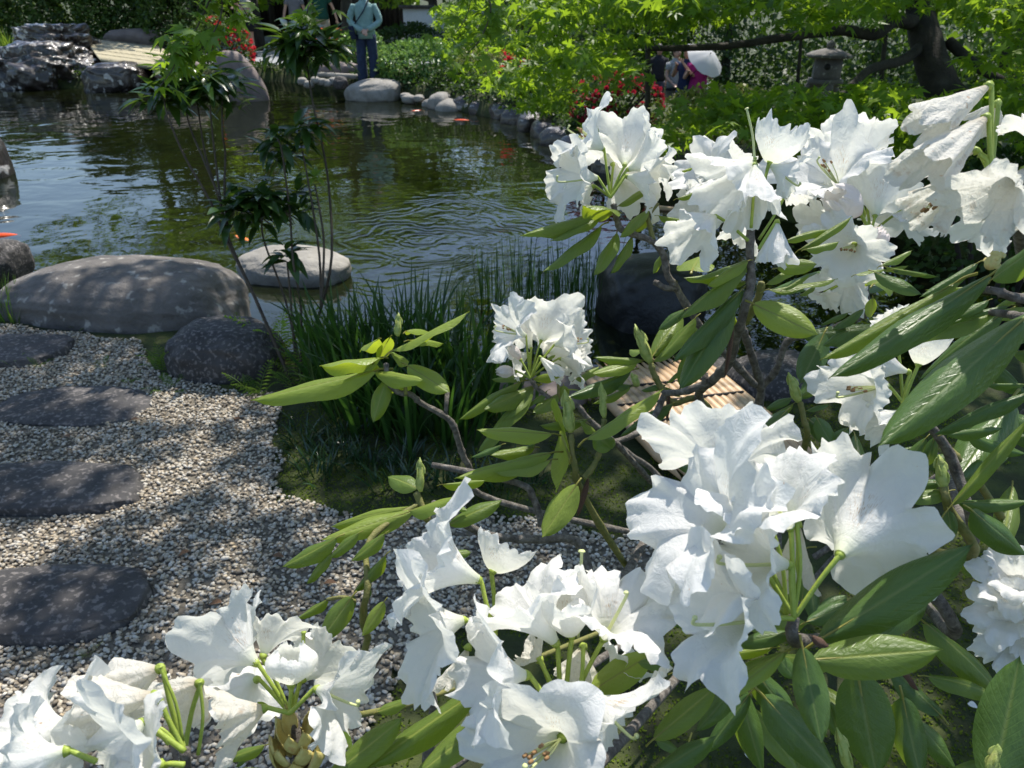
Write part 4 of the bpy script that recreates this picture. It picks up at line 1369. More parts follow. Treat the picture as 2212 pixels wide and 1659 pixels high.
def rings(rs, seg=16):
    """stacked ellipses (cx,cy,z,rx,ry)"""
    V = []; Q = []
    for (cx, cy, z, rx, ry) in rs:
        for k in range(seg):
            a = 2 * math.pi * k / seg
            V.append((cx + rx * math.cos(a), cy + ry * math.sin(a), z))
    n = len(rs)
    for i in range(n - 1):
        for k in range(seg):
            a = i * seg + k; b = i * seg + (k + 1) % seg
            Q.append((a, b, b + seg, a + seg))
    V += [(rs[0][0], rs[0][1], rs[0][2]), (rs[-1][0], rs[-1][1], rs[-1][2])]
    T = []
    for k in range(seg):
        T += [(n * seg, (k + 1) % seg, k), (n * seg + 1, (n - 1) * seg + k, (n - 1) * seg + (k + 1) % seg)]
    return np.array(V), np.array(Q), np.array(T)


def person(loc, h, face, label, arms, top, bottom, group=None, shoes=(.55, .42, .3), legs='trousers', sit=False, sleeve=1.0, stance=.10, cap=None, toplen=0.0):
    """arms: two (elbow, wrist) pairs in metres for a 1.65 m figure; x right, y forward"""
    s = h / 1.65
    root = empty('person', loc, label, 'person', group)
    Mx = Matrix.Translation(Vector(loc)) @ Matrix.Rotation(face, 4, 'Z') @ Matrix.Scale(s, 4)

    def add(name, parts, mat, remesh=None, parent=None):
        mb = MB()
        for p in parts: mb.add(*p)
        o = obj(name, mb.mesh(name, mat), parent or root, Mx)
        if remesh:
            md = o.modifiers.new('skin', 'REMESH'); md.mode = 'VOXEL'; md.voxel_size = remesh; md.use_smooth_shade = True
        return o

    hipz = .45 if sit else .86
    dz = hipz - .86
    body = [rings([(0, 0, .80 + dz, .11, .09), (0, 0, .90 + dz, .155, .10), (0, 0, 1.05 + dz, .125, .085), (0, .01, 1.25 + dz, .155, .10), (0, 0, 1.36 + dz, .15, .08), (0, 0, 1.41 + dz, .07, .06)])]
    body.append(tube([(0, 0, 1.36 + dz), (0, .005, 1.45 + dz)], [.055, .05], 10, 1))
    v, f = ico(3)
    hv = v * np.array([.075, .092, .112]); hv[:, 1] += np.where(hv[:, 2] < -.03, .012, 0)
    body.append((hv + np.array([0, .015, 1.54 + dz]), None, f))
    body.append(tube([(0, .10, 1.555 + dz), (0, .125, 1.525 + dz)], [.010, .016], 6, 1))      # nose
    for sx in (-1, 1):
        body.append((v[:, [0, 1, 2]] * np.array([.012, .02, .03]) + np.array([sx * .077, .01, 1.54 + dz]), None, f))   # ears
    legp = []
    for sx in (-1, 1):
        if sit:
            knee = (sx * stance, .42, .46); ank = (sx * stance, .40, .08)
        else:
            knee = (sx * stance * .95, .015, .47); ank = (sx * stance, -.01, .08)
        hip = (sx * .085, 0, .84 + dz)
        legp.append((hip, knee, ank))
        body.append(tube([hip, knee, ank], [.085, .055, .038], 10, 4))
        body.append(tube([(ank[0], ank[1] - .03, .035), (ank[0] + sx * .01, ank[1] + .13, .03)], [.034, .03], 8, 1))
    armp = []
    for sx, (el, wr) in zip((-1, 1), arms):
        sh = (sx * .165, 0, 1.335 + dz)
        el = (el[0], el[1], el[2] + dz); wr = (wr[0], wr[1], wr[2] + dz)
        armp.append((sh, el, wr))
        body.append(tube([sh, el, wr], [.048, .038, .026], 10, 4))
        d = np.array(wr) - np.array(el); d /= np.linalg.norm(d)
        side = np.cross(d, (0, 1.0, 0)); side = side / (np.linalg.norm(side) + 1e-6)
        nrm = np.cross(side, d)
        w = np.array(wr)
        body.append(tube([w, w + d * .05, w + d * .085], [.024, .034, .032], 8, 1, flat=.6))
        for k, (off, ln) in enumerate([(-.026, .062), (-.009, .075), (.009, .07), (.026, .055)]):
            b0 = w + d * .08 + side * off
            body.append(tube([b0, b0 + d * ln * .55 + nrm * .008, b0 + d * ln * .9 + nrm * .026], [.009, .0085, .0075], 6, 1))
        b0 = w + d * .03 + side * .03 * -sx
        body.append(tube([b0, b0 + d * .035 + side * .025 * -sx, b0 + d * .06 + side * .03 * -sx], [.011, .010, .009], 6, 1))
    add('body', body, M_skin, .013)
    # clothes
    tl = toplen
    sh_parts = [rings([(0, 0, .84 - tl + dz, .185, .135), (0, 0, .95 + dz, .175, .125), (0, 0, 1.08 + dz, .155, .112), (0, .01, 1.25 + dz, .18, .125), (0, 0, 1.345 + dz, .175, .105), (0, 0, 1.40 + dz, .085, .075), (0, 0, 1.43 + dz, .068, .066)])]
    for (sh, el, wr) in armp:
        if sleeve >= 1:
            we = tuple(np.array(wr) * .95 + np.array(el) * .05)
            sh_parts.append(tube([sh, el, we], [.072, .058, .05], 10, 4))
        else:
            e2 = tuple(np.array(sh) * (1 - sleeve) + np.array(el) * sleeve)
            sh_parts.append(tube([sh, e2], [.07, .066], 10, 1))
    add('top', sh_parts, top)
    if legs == 'skirt':
        add('skirt', [rings([(0, 0, .62 + dz, .24, .20), (0, 0, .75 + dz, .21, .17), (0, 0, .98 + dz, .165, .115)], 20)], bottom)
    else:
        pp_ = [rings([(0, 0, .76 + dz, .165, .12), (0, 0, .90 + dz, .175, .125), (0, 0, .99 + dz, .15, .105)])]
        for (hp, kn, an) in legp:
            if legs == 'shorts':
                pp_.append(tube([hp, tuple(np.array(hp) * .15 + np.array(kn) * .85)], [.10, .105], 12, 1))
            else:
                pp_.append(tube([hp, kn, (an[0], an[1] + .005, .055)], [.105, .088, .10], 12, 4))
        add('trousers', pp_, bottom)
    for (hp, kn, an) in legp:
        add('shoe', [tube([(an[0], an[1] - .045, .04), (an[0], an[1] + .06, .035), (an[0] + .005, an[1] + .17, .028)], [.045, .044, .034], 10, 3)], cloth('shoe%d' % int(shoes[0] * 100), shoes))
    hr = v[v[:, 2] > -9] * np.array([.088, .105, .125])
    hr = hr + np.array([0, -.012, 1.555 + dz])
    keep = np.array([not ((hv_[1] > .055 and hv_[2] < 1.60 + dz) or hv_[2] < 1.50 + dz and hv_[1] > .0) for hv_ in hr])
    ff = f[keep[f].all(axis=1)]
    o = obj('hair', mesh_np('hair', hr, ff, M_hair), root, Mx)
    eyes = []
    for sx in (-1, 1): eyes.append((v * np.array([.012, .006, .007]) + np.array([sx * .03, .103, 1.555 + dz]), None, f))
    add('eyes', eyes, M_eye)
    add('mouth', [(v * np.array([.022, .006, .006]) + np.array([0, .106, 1.49 + dz]), None, f)], cloth('lips', (.45, .16, .14)))
    if cap:
        cp = v[:, :] * np.array([.098, .112, .09]) + np.array([0, -.005, 1.60 + dz])
        kk = cp[:, 2] > 1.585 + dz
        co = obj('cap', mesh_np('cap', cp, f[kk[f].all(axis=1)], cap), root, Mx)
        add('cap_brim', [rings([(0, .13, 1.588 + dz, .075, .075), (0, .13, 1.598 + dz, .074, .074)])], cap)
    return root, Mx


M_mint = cloth('mint', (.36, .56, .53)); M_jeans = cloth('jeans', (.03, .05, .11)); M_navy = cloth('navy', (.015, .025, .06))
p1 = G(798, 178, -.05)
ang_c = math.pi            # facing the pond and the camera
_, MP = person((p1.x, p1.y, -.06), 1.66, ang_c + .12, 'visitor in a mint overshirt and blue jeans standing with hands clasped at the water',
               [((-.27, .03, 1.08), (-.05, .19, .93)), ((.27, .03, 1.08), (.045, .20, .91))], M_mint, M_jeans, stance=.115, shoes=(.6, .48, .38), toplen=.06)
# crossbody bag
bag = empty('shoulder_bag', MP @ Vector((.24, .10, .80)), 'navy shoulder bag on a strap worn across the mint shirt', 'bag')
mb = MB(); box(mb, (0, 0, 0), (.10, .20, .24)); o = obj('pouch', mb.mesh('pouch', M_navy, False), bag, MP @ Matrix.Translation((.235, .08, .88)) @ Matrix.Rotation(.2, 4, 'Y'))
bv = o.modifiers.new('b', 'BEVEL'); bv.width = .02; bv.segments = 3
v, q, t = tube([(.22, .10, .98), (.12, .155, 1.10), (0, .155, 1.25), (-.07, .11, 1.38), (-.09, 0, 1.42), (-.02, -.11, 1.3), (.12, -.13, 1.1), (.22, .02, .98)], .011, 6, 5)
obj('strap', mesh_np('strap', v, [q, t], M_navy), bag, MP)

p = G(548, 122, 0)
_, MP2 = person((p.x, p.y, 0), 1.6, ang_c - .9, 'visitor in a cream top and black skirt walking behind the red azalea',
                [((-.22, .10, 1.10), (-.14, .25, 1.22)), ((.23, .05, 1.08), (.16, .26, 1.15))], cloth('cream', (.72, .68, .6)), cloth('black', (.012, .012, .015)), legs='skirt', sleeve=.6, shoes=(.05, .05, .05))
tb = empty('tote_bag', MP2 @ Vector((.25, .0, .8)), 'pale lavender tote bag hanging at the side of the skirted visitor', 'bag')
mb = MB(); box(mb, (0, 0, 0), (.12, .34, .38)); o = obj('sack', mb.mesh('sack', cloth('lavender', (.55, .52, .78)), False), tb, MP2 @ Matrix.Translation((.27, .02, .98)))
bv = o.modifiers.new('b', 'BEVEL'); bv.width = .03; bv.segments = 3
v, q, t = tube([(.27, .10, 1.16), (.24, .07, 1.33), (.20, .0, 1.38), (.24, -.06, 1.33), (.27, -.08, 1.16)], .012, 6, 4)
obj('handle', mesh_np('handle', v, [q, t], cloth('lavender', (.55, .52, .78))), tb, MP2)
p = G(703, 121, 0)
person((p.x, p.y, 0), 1.72, ang_c + .35, 'visitor in a dark green top and khaki shorts with bare arms behind the orange azalea',
       [((-.30, .0, 1.10), (-.36, .06, .84)), ((.26, .02, 1.08), (.24, .12, .86))], cloth('green', (.012, .10, .07)), cloth('khaki', (.52, .44, .32)), legs='shorts', sleeve=.5, shoes=(.7, .7, .7))
p = G(648, 118, 0)
person((p.x, p.y, 0), 1.66, ang_c + .2, 'visitor in a grey shirt with a bare swinging arm before the gate house',
       [((-.24, .02, 1.08), (-.26, .08, .84)), ((.25, .06, 1.08), (.30, .18, .86))], cloth('grey', (.25, .25, .28)), M_navy, sleeve=.5, shoes=(.05, .05, .05))
# group resting in the wood
zd = -1.15
for (x, y, d, hh, fc, lab, tp, bt_, cp, arms) in [
    (1488, 160, 15.2, 1.6, 2.4, 'distant visitor in a cap and navy shirt raising a drink', cloth('navy2', (.02, .035, .11)), cloth('blue', (.04, .09, .25)), cloth('capw', (.7, .7, .75)), [((-.24, .14, 1.15), (-.06, .25, 1.36)), ((.24, .10, 1.12), (.08, .28, 1.30))]),
    (1515, 165, 15.0, 1.55, 2.9, 'distant visitor in a magenta shirt under the white parasol', cloth('magenta', (.45, .02, .22)), cloth('dark', (.03, .03, .04)), None, [((-.22, .12, 1.12), (-.14, .22, 1.32)), ((.26, .06, 1.1), (.2, .25, 1.2))]),
    (1462, 155, 15.8, 1.62, 3.6, 'distant visitor in a pale grey shirt beside the slim maple trunk', cloth('palegrey', (.5, .52, .52)), cloth('dark', (.03, .03, .04)), None, [((-.24, .03, 1.08), (-.2, .2, .95)), ((.24, .03, 1.08), (.2, .2, .95))]),
    (1425, 155, 16.0, 1.6, 3.2, 'distant visitor in dark clothes left of the slim maple trunk', cloth('dark', (.03, .03, .04)), cloth('greyb', (.2, .22, .3)), None, [((-.24, .03, 1.08), (-.2, .1, .85)), ((.24, .03, 1.08), (.2, .1, .85))])]:
    pc = P(x, y, d)
    zt = float(ground_z([(pc.x, pc.y)])[0])
    # the head shows at about this pixel
    hd = P(x, 112 if x > 1450 else 106, d)
    person((hd.x, hd.y, float(ground_z([(hd.x, hd.y)])[0])), (hd.z - float(ground_z([(hd.x, hd.y)])[0])) / .94, fc, lab, arms, tp, bt_, 'distant visitors in the wood', cap=cp, sleeve=.5)
pr = empty('parasol', P(1524, 150, 14.8), 'white parasol tilted over the magenta visitor in the wood', 'parasol')
cz = P(1524, 128, 14.75)
V = [(0, 0, .14)]; T = []
sg = 24
for ring_ in range(1, 5):
    for k in range(sg):
        a = 2 * math.pi * k / sg
        rr = .40 * ring_ / 4
        V.append((rr * math.cos(a), rr * math.sin(a), .14 - .17 * (ring_ / 4) ** 2 + .012 * math.cos(8 * a) * ring_ / 4))
V = np.array(V)
T = [(0, 1 + k, 1 + (k + 1) % sg) for k in range(sg)]
Q = [(1 + i * sg + k, 1 + (i + 1) * sg + k, 1 + (i + 1) * sg + (k + 1) % sg, 1 + i * sg + (k + 1) % sg) for i in range(3) for k in range(sg)]
Mu = Matrix.Translation(cz) @ Matrix.Rotation(R(38), 4, 'X') @ Matrix.Rotation(R(25), 4, 'Y')
obj('canopy', mesh_np('canopy', V, [np.array(T), np.array(Q)], m_leafy('parasol_cloth', (.8, .8, .8), (.8, .8, .8), (.8, .8, .8), .4)), pr, Mu)
v, q, t = tube([(0, 0, .17), (0, 0, -.6)], .008, 6, 1)
obj('shaft', mesh_np('shaft', v, [q, t], M_cord), pr, Mu)

# ================================================================ the white rhododendron
def m_rleaf(name, top1, top2, under, trans, tw=.34, mid=(.30, .36, .07)):
    m, nt, out = new_mat(name)
    b = N(nt)
    uv = b.n('ShaderNodeUVMap').outputs[0]
    sep = b.n('ShaderNodeSeparateXYZ'); b.l(uv, sep.inputs[0])
    u, v = sep.outputs[0], sep.outputs[1]
    oi = b.n('ShaderNodeObjectInfo')
    rnd = oi.outputs['Random']
    ay = b.math('ABSOLUTE', b.math('SUBTRACT', v, .5))
    midrib = b.ramp(ay, [(0.0, 1.0), (.022, .75), (.05, 0.0)])
    # side veins
    ph = b.math('SUBTRACT', b.math('MULTIPLY', u, 13.0), b.math('MULTIPLY', ay, 7.0))
    saw = b.math('ABSOLUTE', b.math('SUBTRACT', b.math('FRACT', ph), .5))
    vein = b.ramp(saw, [(0.0, 1.0), (.10, 0.0)])
    tc = b.n('ShaderNodeTexCoord').outputs['Object']
    nz = b.noise(tc, 7.0, 5, .6)
    top = b.mix(rnd, top1, top2)
    top = b.mix(b.math('MULTIPLY', nz, .45), top, tuple(x * 1.5 for x in top2))
    top = b.mix(b.math('MULTIPLY', vein, .10), top, mid)
    top = b.mix(midrib, top, mid)
    # brown wear spots
    sp = b.noise(tc, 26, 2, .5)
    top = b.mix(b.ramp(sp, [(.73, 0.0), (.77, 1.0)]), top, (.10, .055, .02))
    pet = b.math('LESS_THAN', u, 0.0)
    top = b.mix(pet, top, (.34, .32, .07))
    und = b.mix(midrib, under, (.40, .42, .14))
    und = b.mix(b.math('MULTIPLY', vein, .25), und, (.42, .46, .16))
    und = b.mix(pet, und, (.34, .32, .07))
    bf = b.n('ShaderNodeNewGeometry').outputs['Backfacing']
    col = b.mix(bf, top, und)
    pr = b.n('ShaderNodeBsdfPrincipled')
    b.l(col, pr.inputs['Base Color'])
    rr = b.math('ADD', .34, b.math('MULTIPLY', bf, .25))
    b.l(rr, pr.inputs['Roughness'])
    pr.inputs['Specular IOR Level'].default_value = .5
    h = b.math('ADD', b.math('MULTIPLY', vein, -.5), b.math('MULTIPLY', nz, .6))
    h = b.math('ADD', h, b.math('MULTIPLY', midrib, -1.0))
    b.l(b.bump(h, .22, .03), pr.inputs['Normal'])
    tr = b.n('ShaderNodeBsdfTranslucent')
    tcol = b.mix(b.math('MULTIPLY', vein, .3), trans, tuple(min(1, x * 1.25) for x in trans))
    b.l(b.mix(midrib, tcol, (.30, .30, .05)), tr.inputs['Color'])
    mx = b.n('ShaderNodeMixShader'); mx.inputs[0].default_value = tw
    b.l(pr.outputs[0], mx.inputs[1]); b.l(tr.outputs[0], mx.inputs[2])
    b.l(mx.outputs[0], out.inputs[0])
    return m


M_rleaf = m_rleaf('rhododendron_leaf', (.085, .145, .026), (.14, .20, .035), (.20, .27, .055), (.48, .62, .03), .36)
M_rleaf_d = m_rleaf('rhododendron_leaf_deep', (.045, .098, .028), (.075, .135, .03), (.13, .19, .05), (.30, .44, .03), .28, (.15, .22, .06))  # darker copy for the shaded side, shade put into the colour
M_rleaf_lit = m_rleaf('rhododendron_leaf_lit', (.16, .235, .04), (.24, .31, .055), (.26, .32, .06), (.55, .68, .04), .40)  # brighter, yellower copy for sunlit leaves, the sun put into the colour
M_rbrown = m_rough('leaf_dead_brown', [(.3, (.06, .028, .015)), (.7, (.14, .07, .04))], 30, .7, .5, .005)


def m_petal(name, base, shade, spot=.0, wilt=0.0):
    m, nt, out = new_mat(name)
    b = N(nt)
    uv = b.n('ShaderNodeUVMap').outputs[0]
    sep = b.n('ShaderNodeSeparateXYZ'); b.l(uv, sep.inputs[0])
    u, v = sep.outputs[0], sep.outputs[1]
    tc = b.n('ShaderNodeTexCoord').outputs['Object']
    oi = b.n('ShaderNodeObjectInfo').outputs['Random']
    cmb = b.n('ShaderNodeCombineXYZ')
    b.l(b.math('MULTIPLY', v, 80.0), cmb.inputs[0]); b.l(b.math('MULTIPLY', u, 4.5), cmb.inputs[1]); b.l(b.math('MULTIPLY', oi, 30.0), cmb.inputs[2])
    streak = b.noise(cmb.outputs[0], 1.0, 3, .6)
    crin = b.noise(tc, 95.0, 4, .6, .5)
    col = b.mix(b.ramp(u, [(0.0, 1.0), (.28, 0.0)]), base, shade)
    # brown bruises
    sn = b.noise(tc, 48.0 if wilt else 60.0, 4, .65)
    lo = .70 - wilt * .16
    col = b.mix(b.math('MULTIPLY', b.ramp(sn, [(lo, 0.0), (lo + .10, 1.0)]), .3 + wilt * .6), col, (.42, .24, .11))
    sp = b.noise(tc, 260, 1, .5)
    col = b.mix(b.ramp(sp, [(.80 - wilt * .08, 0.0), (.83 - wilt * .08, .7)]), col, (.50, .24, .11))
    if spot:
        # honey guide: brown freckles on the upper lobe near the throat
        vv = b.math('ABSOLUTE', b.math('SUBTRACT', v, .25))
        zone = b.math('MULTIPLY', b.ramp(vv, [(0.0, 1.0), (.10, 0.0)]), b.ramp(u, [(.18, 0.0), (.28, 1.0), (.45, 1.0), (.58, 0.0)]))
        fr = b.ramp(b.noise(cmb.outputs[0], 3.2, 1, .4), [(.58, 0.0), (.64, 1.0)])
        col = b.mix(b.math('MULTIPLY', zone, fr), col, (.42, .22, .06))
    pr = b.n('ShaderNodeBsdfPrincipled')
    b.l(col, pr.inputs['Base Color'])
    pr.inputs['Roughness'].default_value = .55
    pr.inputs['Specular IOR Level'].default_value = .25
    h = b.math('ADD', b.math('MULTIPLY', streak, .12), b.math('MULTIPLY', crin, .8 + wilt))
    nb = b.bump(h, .50 + .25 * wilt, .0045)
    b.l(nb, pr.inputs['Normal'])
    tr = b.n('ShaderNodeBsdfTranslucent')
    b.l(b.mix(.8, col, (.93, .93, .86)), tr.inputs['Color'])
    b.l(nb, tr.inputs['Normal'])
    mx = b.n('ShaderNodeMixShader'); mx.inputs[0].default_value = .42
    b.l(pr.outputs[0], mx.inputs[1]); b.l(tr.outputs[0], mx.inputs[2])
    b.l(mx.outputs[0], out.inputs[0])
    return m


M_petal = m_petal('petal_white', (.88, .87, .84), (.74, .77, .58), spot=1)
M_petal_w = m_petal('petal_wilted', (.76, .73, .66), (.60, .50, .36), wilt=.7)
M_petal_p = m_petal('petal_bud_pink', (.84, .76, .74), (.66, .40, .42), wilt=.3)
M_pedicel = m_rough('pedicel_green', [(.3, (.24, .33, .04)), (.7, (.36, .44, .07))], 180, .5, .3, .002)
M_pistil = m_plain('pistil_cream', (.62, .66, .30), .5)
M_stamen = m_plain('stamen_brown', (.30, .17, .07), .7)
M_bud = m_rough('bud_green', [(.3, (.22, .30, .06)), (.6, (.38, .42, .11)), (.8, (.42, .33, .14))], 140, .5, .3, .004)
M_bract = m_rough('bract_ochre', [(.3, (.46, .36, .10)), (.55, (.58, .52, .20)), (.75, (.45, .22, .08))], 90, .6, .3, .004)
M_twig = m_rough('twig_green', [(.3, (.12, .14, .03)), (.6, (.22, .20, .06)), (.8, (.16, .11, .06))], 120, .7, .5, .004)
M_bark = m_rough('bark_grey', [(.3, (.06, .05, .042)), (.5, (.16, .14, .12)), (.7, (.30, .27, .24))], 110, .85, .9, .006)

RB = Vector(G(1690, 1330, 0.0))
rhodo = empty('rhododendron_bush', RB, 'large rhododendron bush with white ruffled flowers and leathery leaves beside the gravel path', 'rhododendron')


# ---- leaf shapes
def rleaf_mesh(name, mat, curl, roll, twist, wave, seed):
    nx_, ny_ = 15, 8
    rg = np.random.default_rng(seed)
    xs = np.linspace(0, 1, nx_); ys = np.linspace(-1, 1, ny_ + 1)
    V = []; U = []
    ph = rg.uniform(0, 6.28, 3)
    for x in xs:
        w = (math.sin(math.pi * min(1, max(0, x * .985 + .008)) ** .92)) ** .62 * .5
        if x > .9: w *= max(.0, 1 - ((x - .9) / .1) ** 2.2 * .85)
        for y in ys:
            yy = y * w
            z = -curl * x * x - roll * (abs(y) ** 2.2) * w * .55
            z -= .012 * math.exp(-(y / .16) ** 2)
            z += wave * math.sin(x * 9 + ph[0] + (1 if y > 0 else 2.1)) * abs(y) ** 1.5 * w
            z += .006 * math.sin(x * 42 - abs(y) * 9) * abs(y) * (1 - abs(y))
            t = twist * x
            # width is a unit of its own (object scale), so keep z from y small
            V.append((x - .03 * abs(y) ** 2, yy * math.cos(t), z + yy * math.sin(t) * .3)); U.append((x, (y + 1) / 2))
    Q = []
    k = ny_ + 1
    for i in range(nx_ - 1):
        for j in range(ny_):
            a = i * k + j
            Q.append((a, a + k, a + k + 1, a + 1))
    nb = len(V)
    pv_, pq, pt = tube([(-.17, 0, -.03), (-.07, 0, .0), (.02, 0, -.012), (.3, 0, -.02 - curl * .09)], [.013, .011, .012, .004], 6, 3)
    pv_[:, 1] *= 3.2
    V = np.concatenate([np.array(V), pv_]); U = np.concatenate([np.array(U), np.tile([-.1, .5], (len(pv_), 1))])
    return mesh_np(name, V, [np.concatenate([np.array(Q), pq + nb]), pt + nb], mat, True, None, U)


LM = {}
for key, mat in (('n', M_rleaf), ('d', M_rleaf_d), ('y', M_rleaf_lit), ('b', M_rbrown)):
    LM[key] = [rleaf_mesh('leaf', mat, c_, r_, t_, w_, 600 + i) for i, (c_, r_, t_, w_) in enumerate(
        [(.02, .35, .0, .05), (.10, .5, .25, .08), (.18, .4, -.25, .06), (.05, .65, .15, .10), (.26, .45, .1, .06), (-.05, .5, -.2, .07)])]
lrng = random.Random(17)
NLEAF = [0]


def rleaf_world(b0, t0, ratio, face, kind='n', var=None):
    """leaf from blade base b0 to tip t0; face: 1 upper side to the camera, 0 upper side to the sky, -1 underside to the camera"""
    ax = t0 - b0
    L = ax.length
    ax = ax.normalized()
    tocam = (CAM - (b0 + t0) / 2).normalized()
    up = Vector((0, 0, 1))
    n = up * (1 - abs(face)) + tocam * face
    n = n - ax * n.dot(ax)
    if n.length < 1e-4: n = tocam - ax * tocam.dot(ax)
    n.normalize()
    s = n.cross(ax)
    var = lrng.randrange(6) if var is None else var
    Lm = L * 1.02
    W = Lm * ratio
    Mx = Matrix([[ax[i] * Lm, s[i] * W, n[i] * Lm, b0[i]] for i in range(3)] + [[0, 0, 0, 1]])
    NLEAF[0] += 1
    return obj('leaf', LM[kind][var], rhodo, Mx)


def leaf(view, bx, by, tx, ty, ratio=.28, face=.35, d=1.0, dd=0.0, kind='n', var=None):
    return rleaf_world(VP(view, bx, by, d), VP(view, tx, ty, d + dd), ratio, face, kind, var)


# ---- flowers
def corolla_mesh(name, mat, seed, style='open', L=1.0, Rm=1.0):
    """funnel of fused petals along +z, lobed and ruffled; L length, Rm mouth radius (metres)"""
    rg = np.random.default_rng(seed)
    ns, nv = 22, 112
    s = np.linspace(0, 1, ns)[:, None]
    v = np.linspace(0, 2 * np.pi, nv, endpoint=False)[None, :]
    nl = int(rg.choice([6, 7])) if style != 'wilt' else 5
    ph0 = rg.uniform(0, 6.28)
    lob = np.abs(np.cos(nl * (v - ph0) / 2))
    depth = .27 if style == 'open' else .20
    lvar = 1 + .10 * np.sin(v * 2 + rg.uniform(0, 6.28)) + .06 * np.sin(v * 3 + rg.uniform(0, 6.28))
    se = s * (1 - depth * (1 - lob ** .30) * s ** 2) * lvar ** (s ** 1.5)
    if style == 'open':
        rad = (.07 + .22 * se + .74 * se ** 1.5) * 1.12
        z = .92 * (1 - (1 - np.clip(se, 0, 1.12)) ** 1.55) if False else .95 * np.sin(np.clip(se, 0, 1.15) * 1.40) / np.sin(1.40)
        z = z - .12 * np.clip(se - .70, 0, 1) ** 1.3 * 3.0
    elif style == 'cup':
        rad = .10 + .70 * se ** .75 - .16 * se ** 4
        z = 1.0 * se
    elif style == 'bud':
        rad = .12 + .75 * np.sin(np.clip(se, 0, 1) * np.pi * .86) ** .9
        z = se * 1.0
    else:  # wilt: a collapsed, folded bag
        rad = .08 + .80 * se ** .95
        z = se * 1.0
        fold = 0
        for k in (2, 3, 5, 7, 9):
            fold = fold + rg.uniform(.12, .30) / (k ** .35) * np.cos(k * v + rg.uniform(0, 6.28) + se * rg.uniform(-1.2, 1.2))
        rad = rad * (1 + fold * se ** .6 * .75)
    # keels of the petals and their overlap
    n1 = np.cos(nl * (v - ph0))
    rad = rad * (1 + .05 * n1 * se)
    zz = z * L; rr = rad * Rm
    A = Rm * (.10 if style == 'open' else .06)
    ruf = 0; ruf2 = 0
    for k in range(5):
        ruf = ruf + np.sin(rg.integers(9, 17) * v + rg.uniform(0, 6.28)) / 2.4
        ruf2 = ruf2 + np.sin(rg.integers(18, 36) * v + rg.uniform(0, 6.28)) / 2.4
    low = np.sin(nl / 2 * v * 2 + rg.uniform(0, 6.28)) * .6 + np.sin(3 * v + rg.uniform(0, 6.28)) * .5
    e = np.clip(s, 0, 1)
    # every petal has its own tilt, reach and curl
    la = (nl * (v - ph0) / (2 * np.pi) + .5)
    li = np.floor(la).astype(int) % nl; lu = (la - np.floor(la)) * 2 - 1          # -1..1 across a petal
    tl_ = rg.normal(0, .17, nl)[li]; cu_ = rg.uniform(-.30, .12, nl)[li]; sk_ = rg.normal(0, .10, nl)[li]; re_ = rg.uniform(-.10, .10, nl)[li]
    edge = 1 - np.abs(lu) ** 3
    k_ = 1.0 if style == 'open' else .35
    pet = (tl_ * edge + cu_ * lu ** 2 + sk_ * lu * edge) * k_
    zz = zz + Rm * pet * e ** 2.2 + A * (ruf * e ** 4.5 * .72 + ruf2 * e ** 8 * .50)
    rr = rr * (1 + re_ * edge * e ** 2 * k_) + A * (np.roll(ruf, 7, 1) * e ** 6 * .45 + np.roll(ruf2, 5, 1) * e ** 9 * .40)
    x = rr * np.cos(v); y = rr * np.sin(v)
    # crumple
    P3 = np.stack([x.ravel(), y.ravel(), zz.ravel()], 1)
    q = P3 / Rm
    cr = snoise(q, seed + 5, 3, 2.6) * .05 + snoise(q, seed + 6, 3, 8.0) * .022
    cr2 = snoise(q, seed + 8, 3, 2.6) * .05
    w8 = (e * np.ones_like(v)).ravel() ** 1.2
    amp = 2.0 if style == 'wilt' else 1.0
    P3[:, 2] += cr * w8 * Rm * amp
    dirr = P3[:, :2] / (np.linalg.norm(P3[:, :2], axis=1)[:, None] + 1e-9)
    P3[:, :2] += dirr * (cr2 * w8 * Rm * amp)[:, None]
    # uneven spread
    P3[:, 0] *= rg.uniform(.9, 1.1); P3[:, 1] *= rg.uniform(.86, 1.08)
    ii, jj = np.meshgrid(np.arange(ns - 1), np.arange(nv), indexing='ij')
    a = (ii * nv + jj).ravel(); b_ = (ii * nv + (jj + 1) % nv).ravel()
    Q = np.stack([a, b_, b_ + nv, a + nv], 1)
    U = np.stack([(s * np.ones_like(v)).ravel(), (v / (2 * np.pi) * np.ones_like(s)).ravel()], 1)
    return mesh_np(name, P3, Q, mat, True, None, U)


FS = [0]


def axis_matrix(o, d, roll=0.0):
    z = d.normalized()
    up = Vector((0, 0, 1)) if abs(z.z) < .95 else Vector((0, 1, 0))
    y = (up - z * up.dot(z)).normalized()
    x = y.cross(z)
    Mx = Matrix((x, y, z)).transposed().to_4x4()
    Mx = Mx @ Matrix.Rotation(roll, 4, 'Z')
    Mx.translation = o
    return Mx


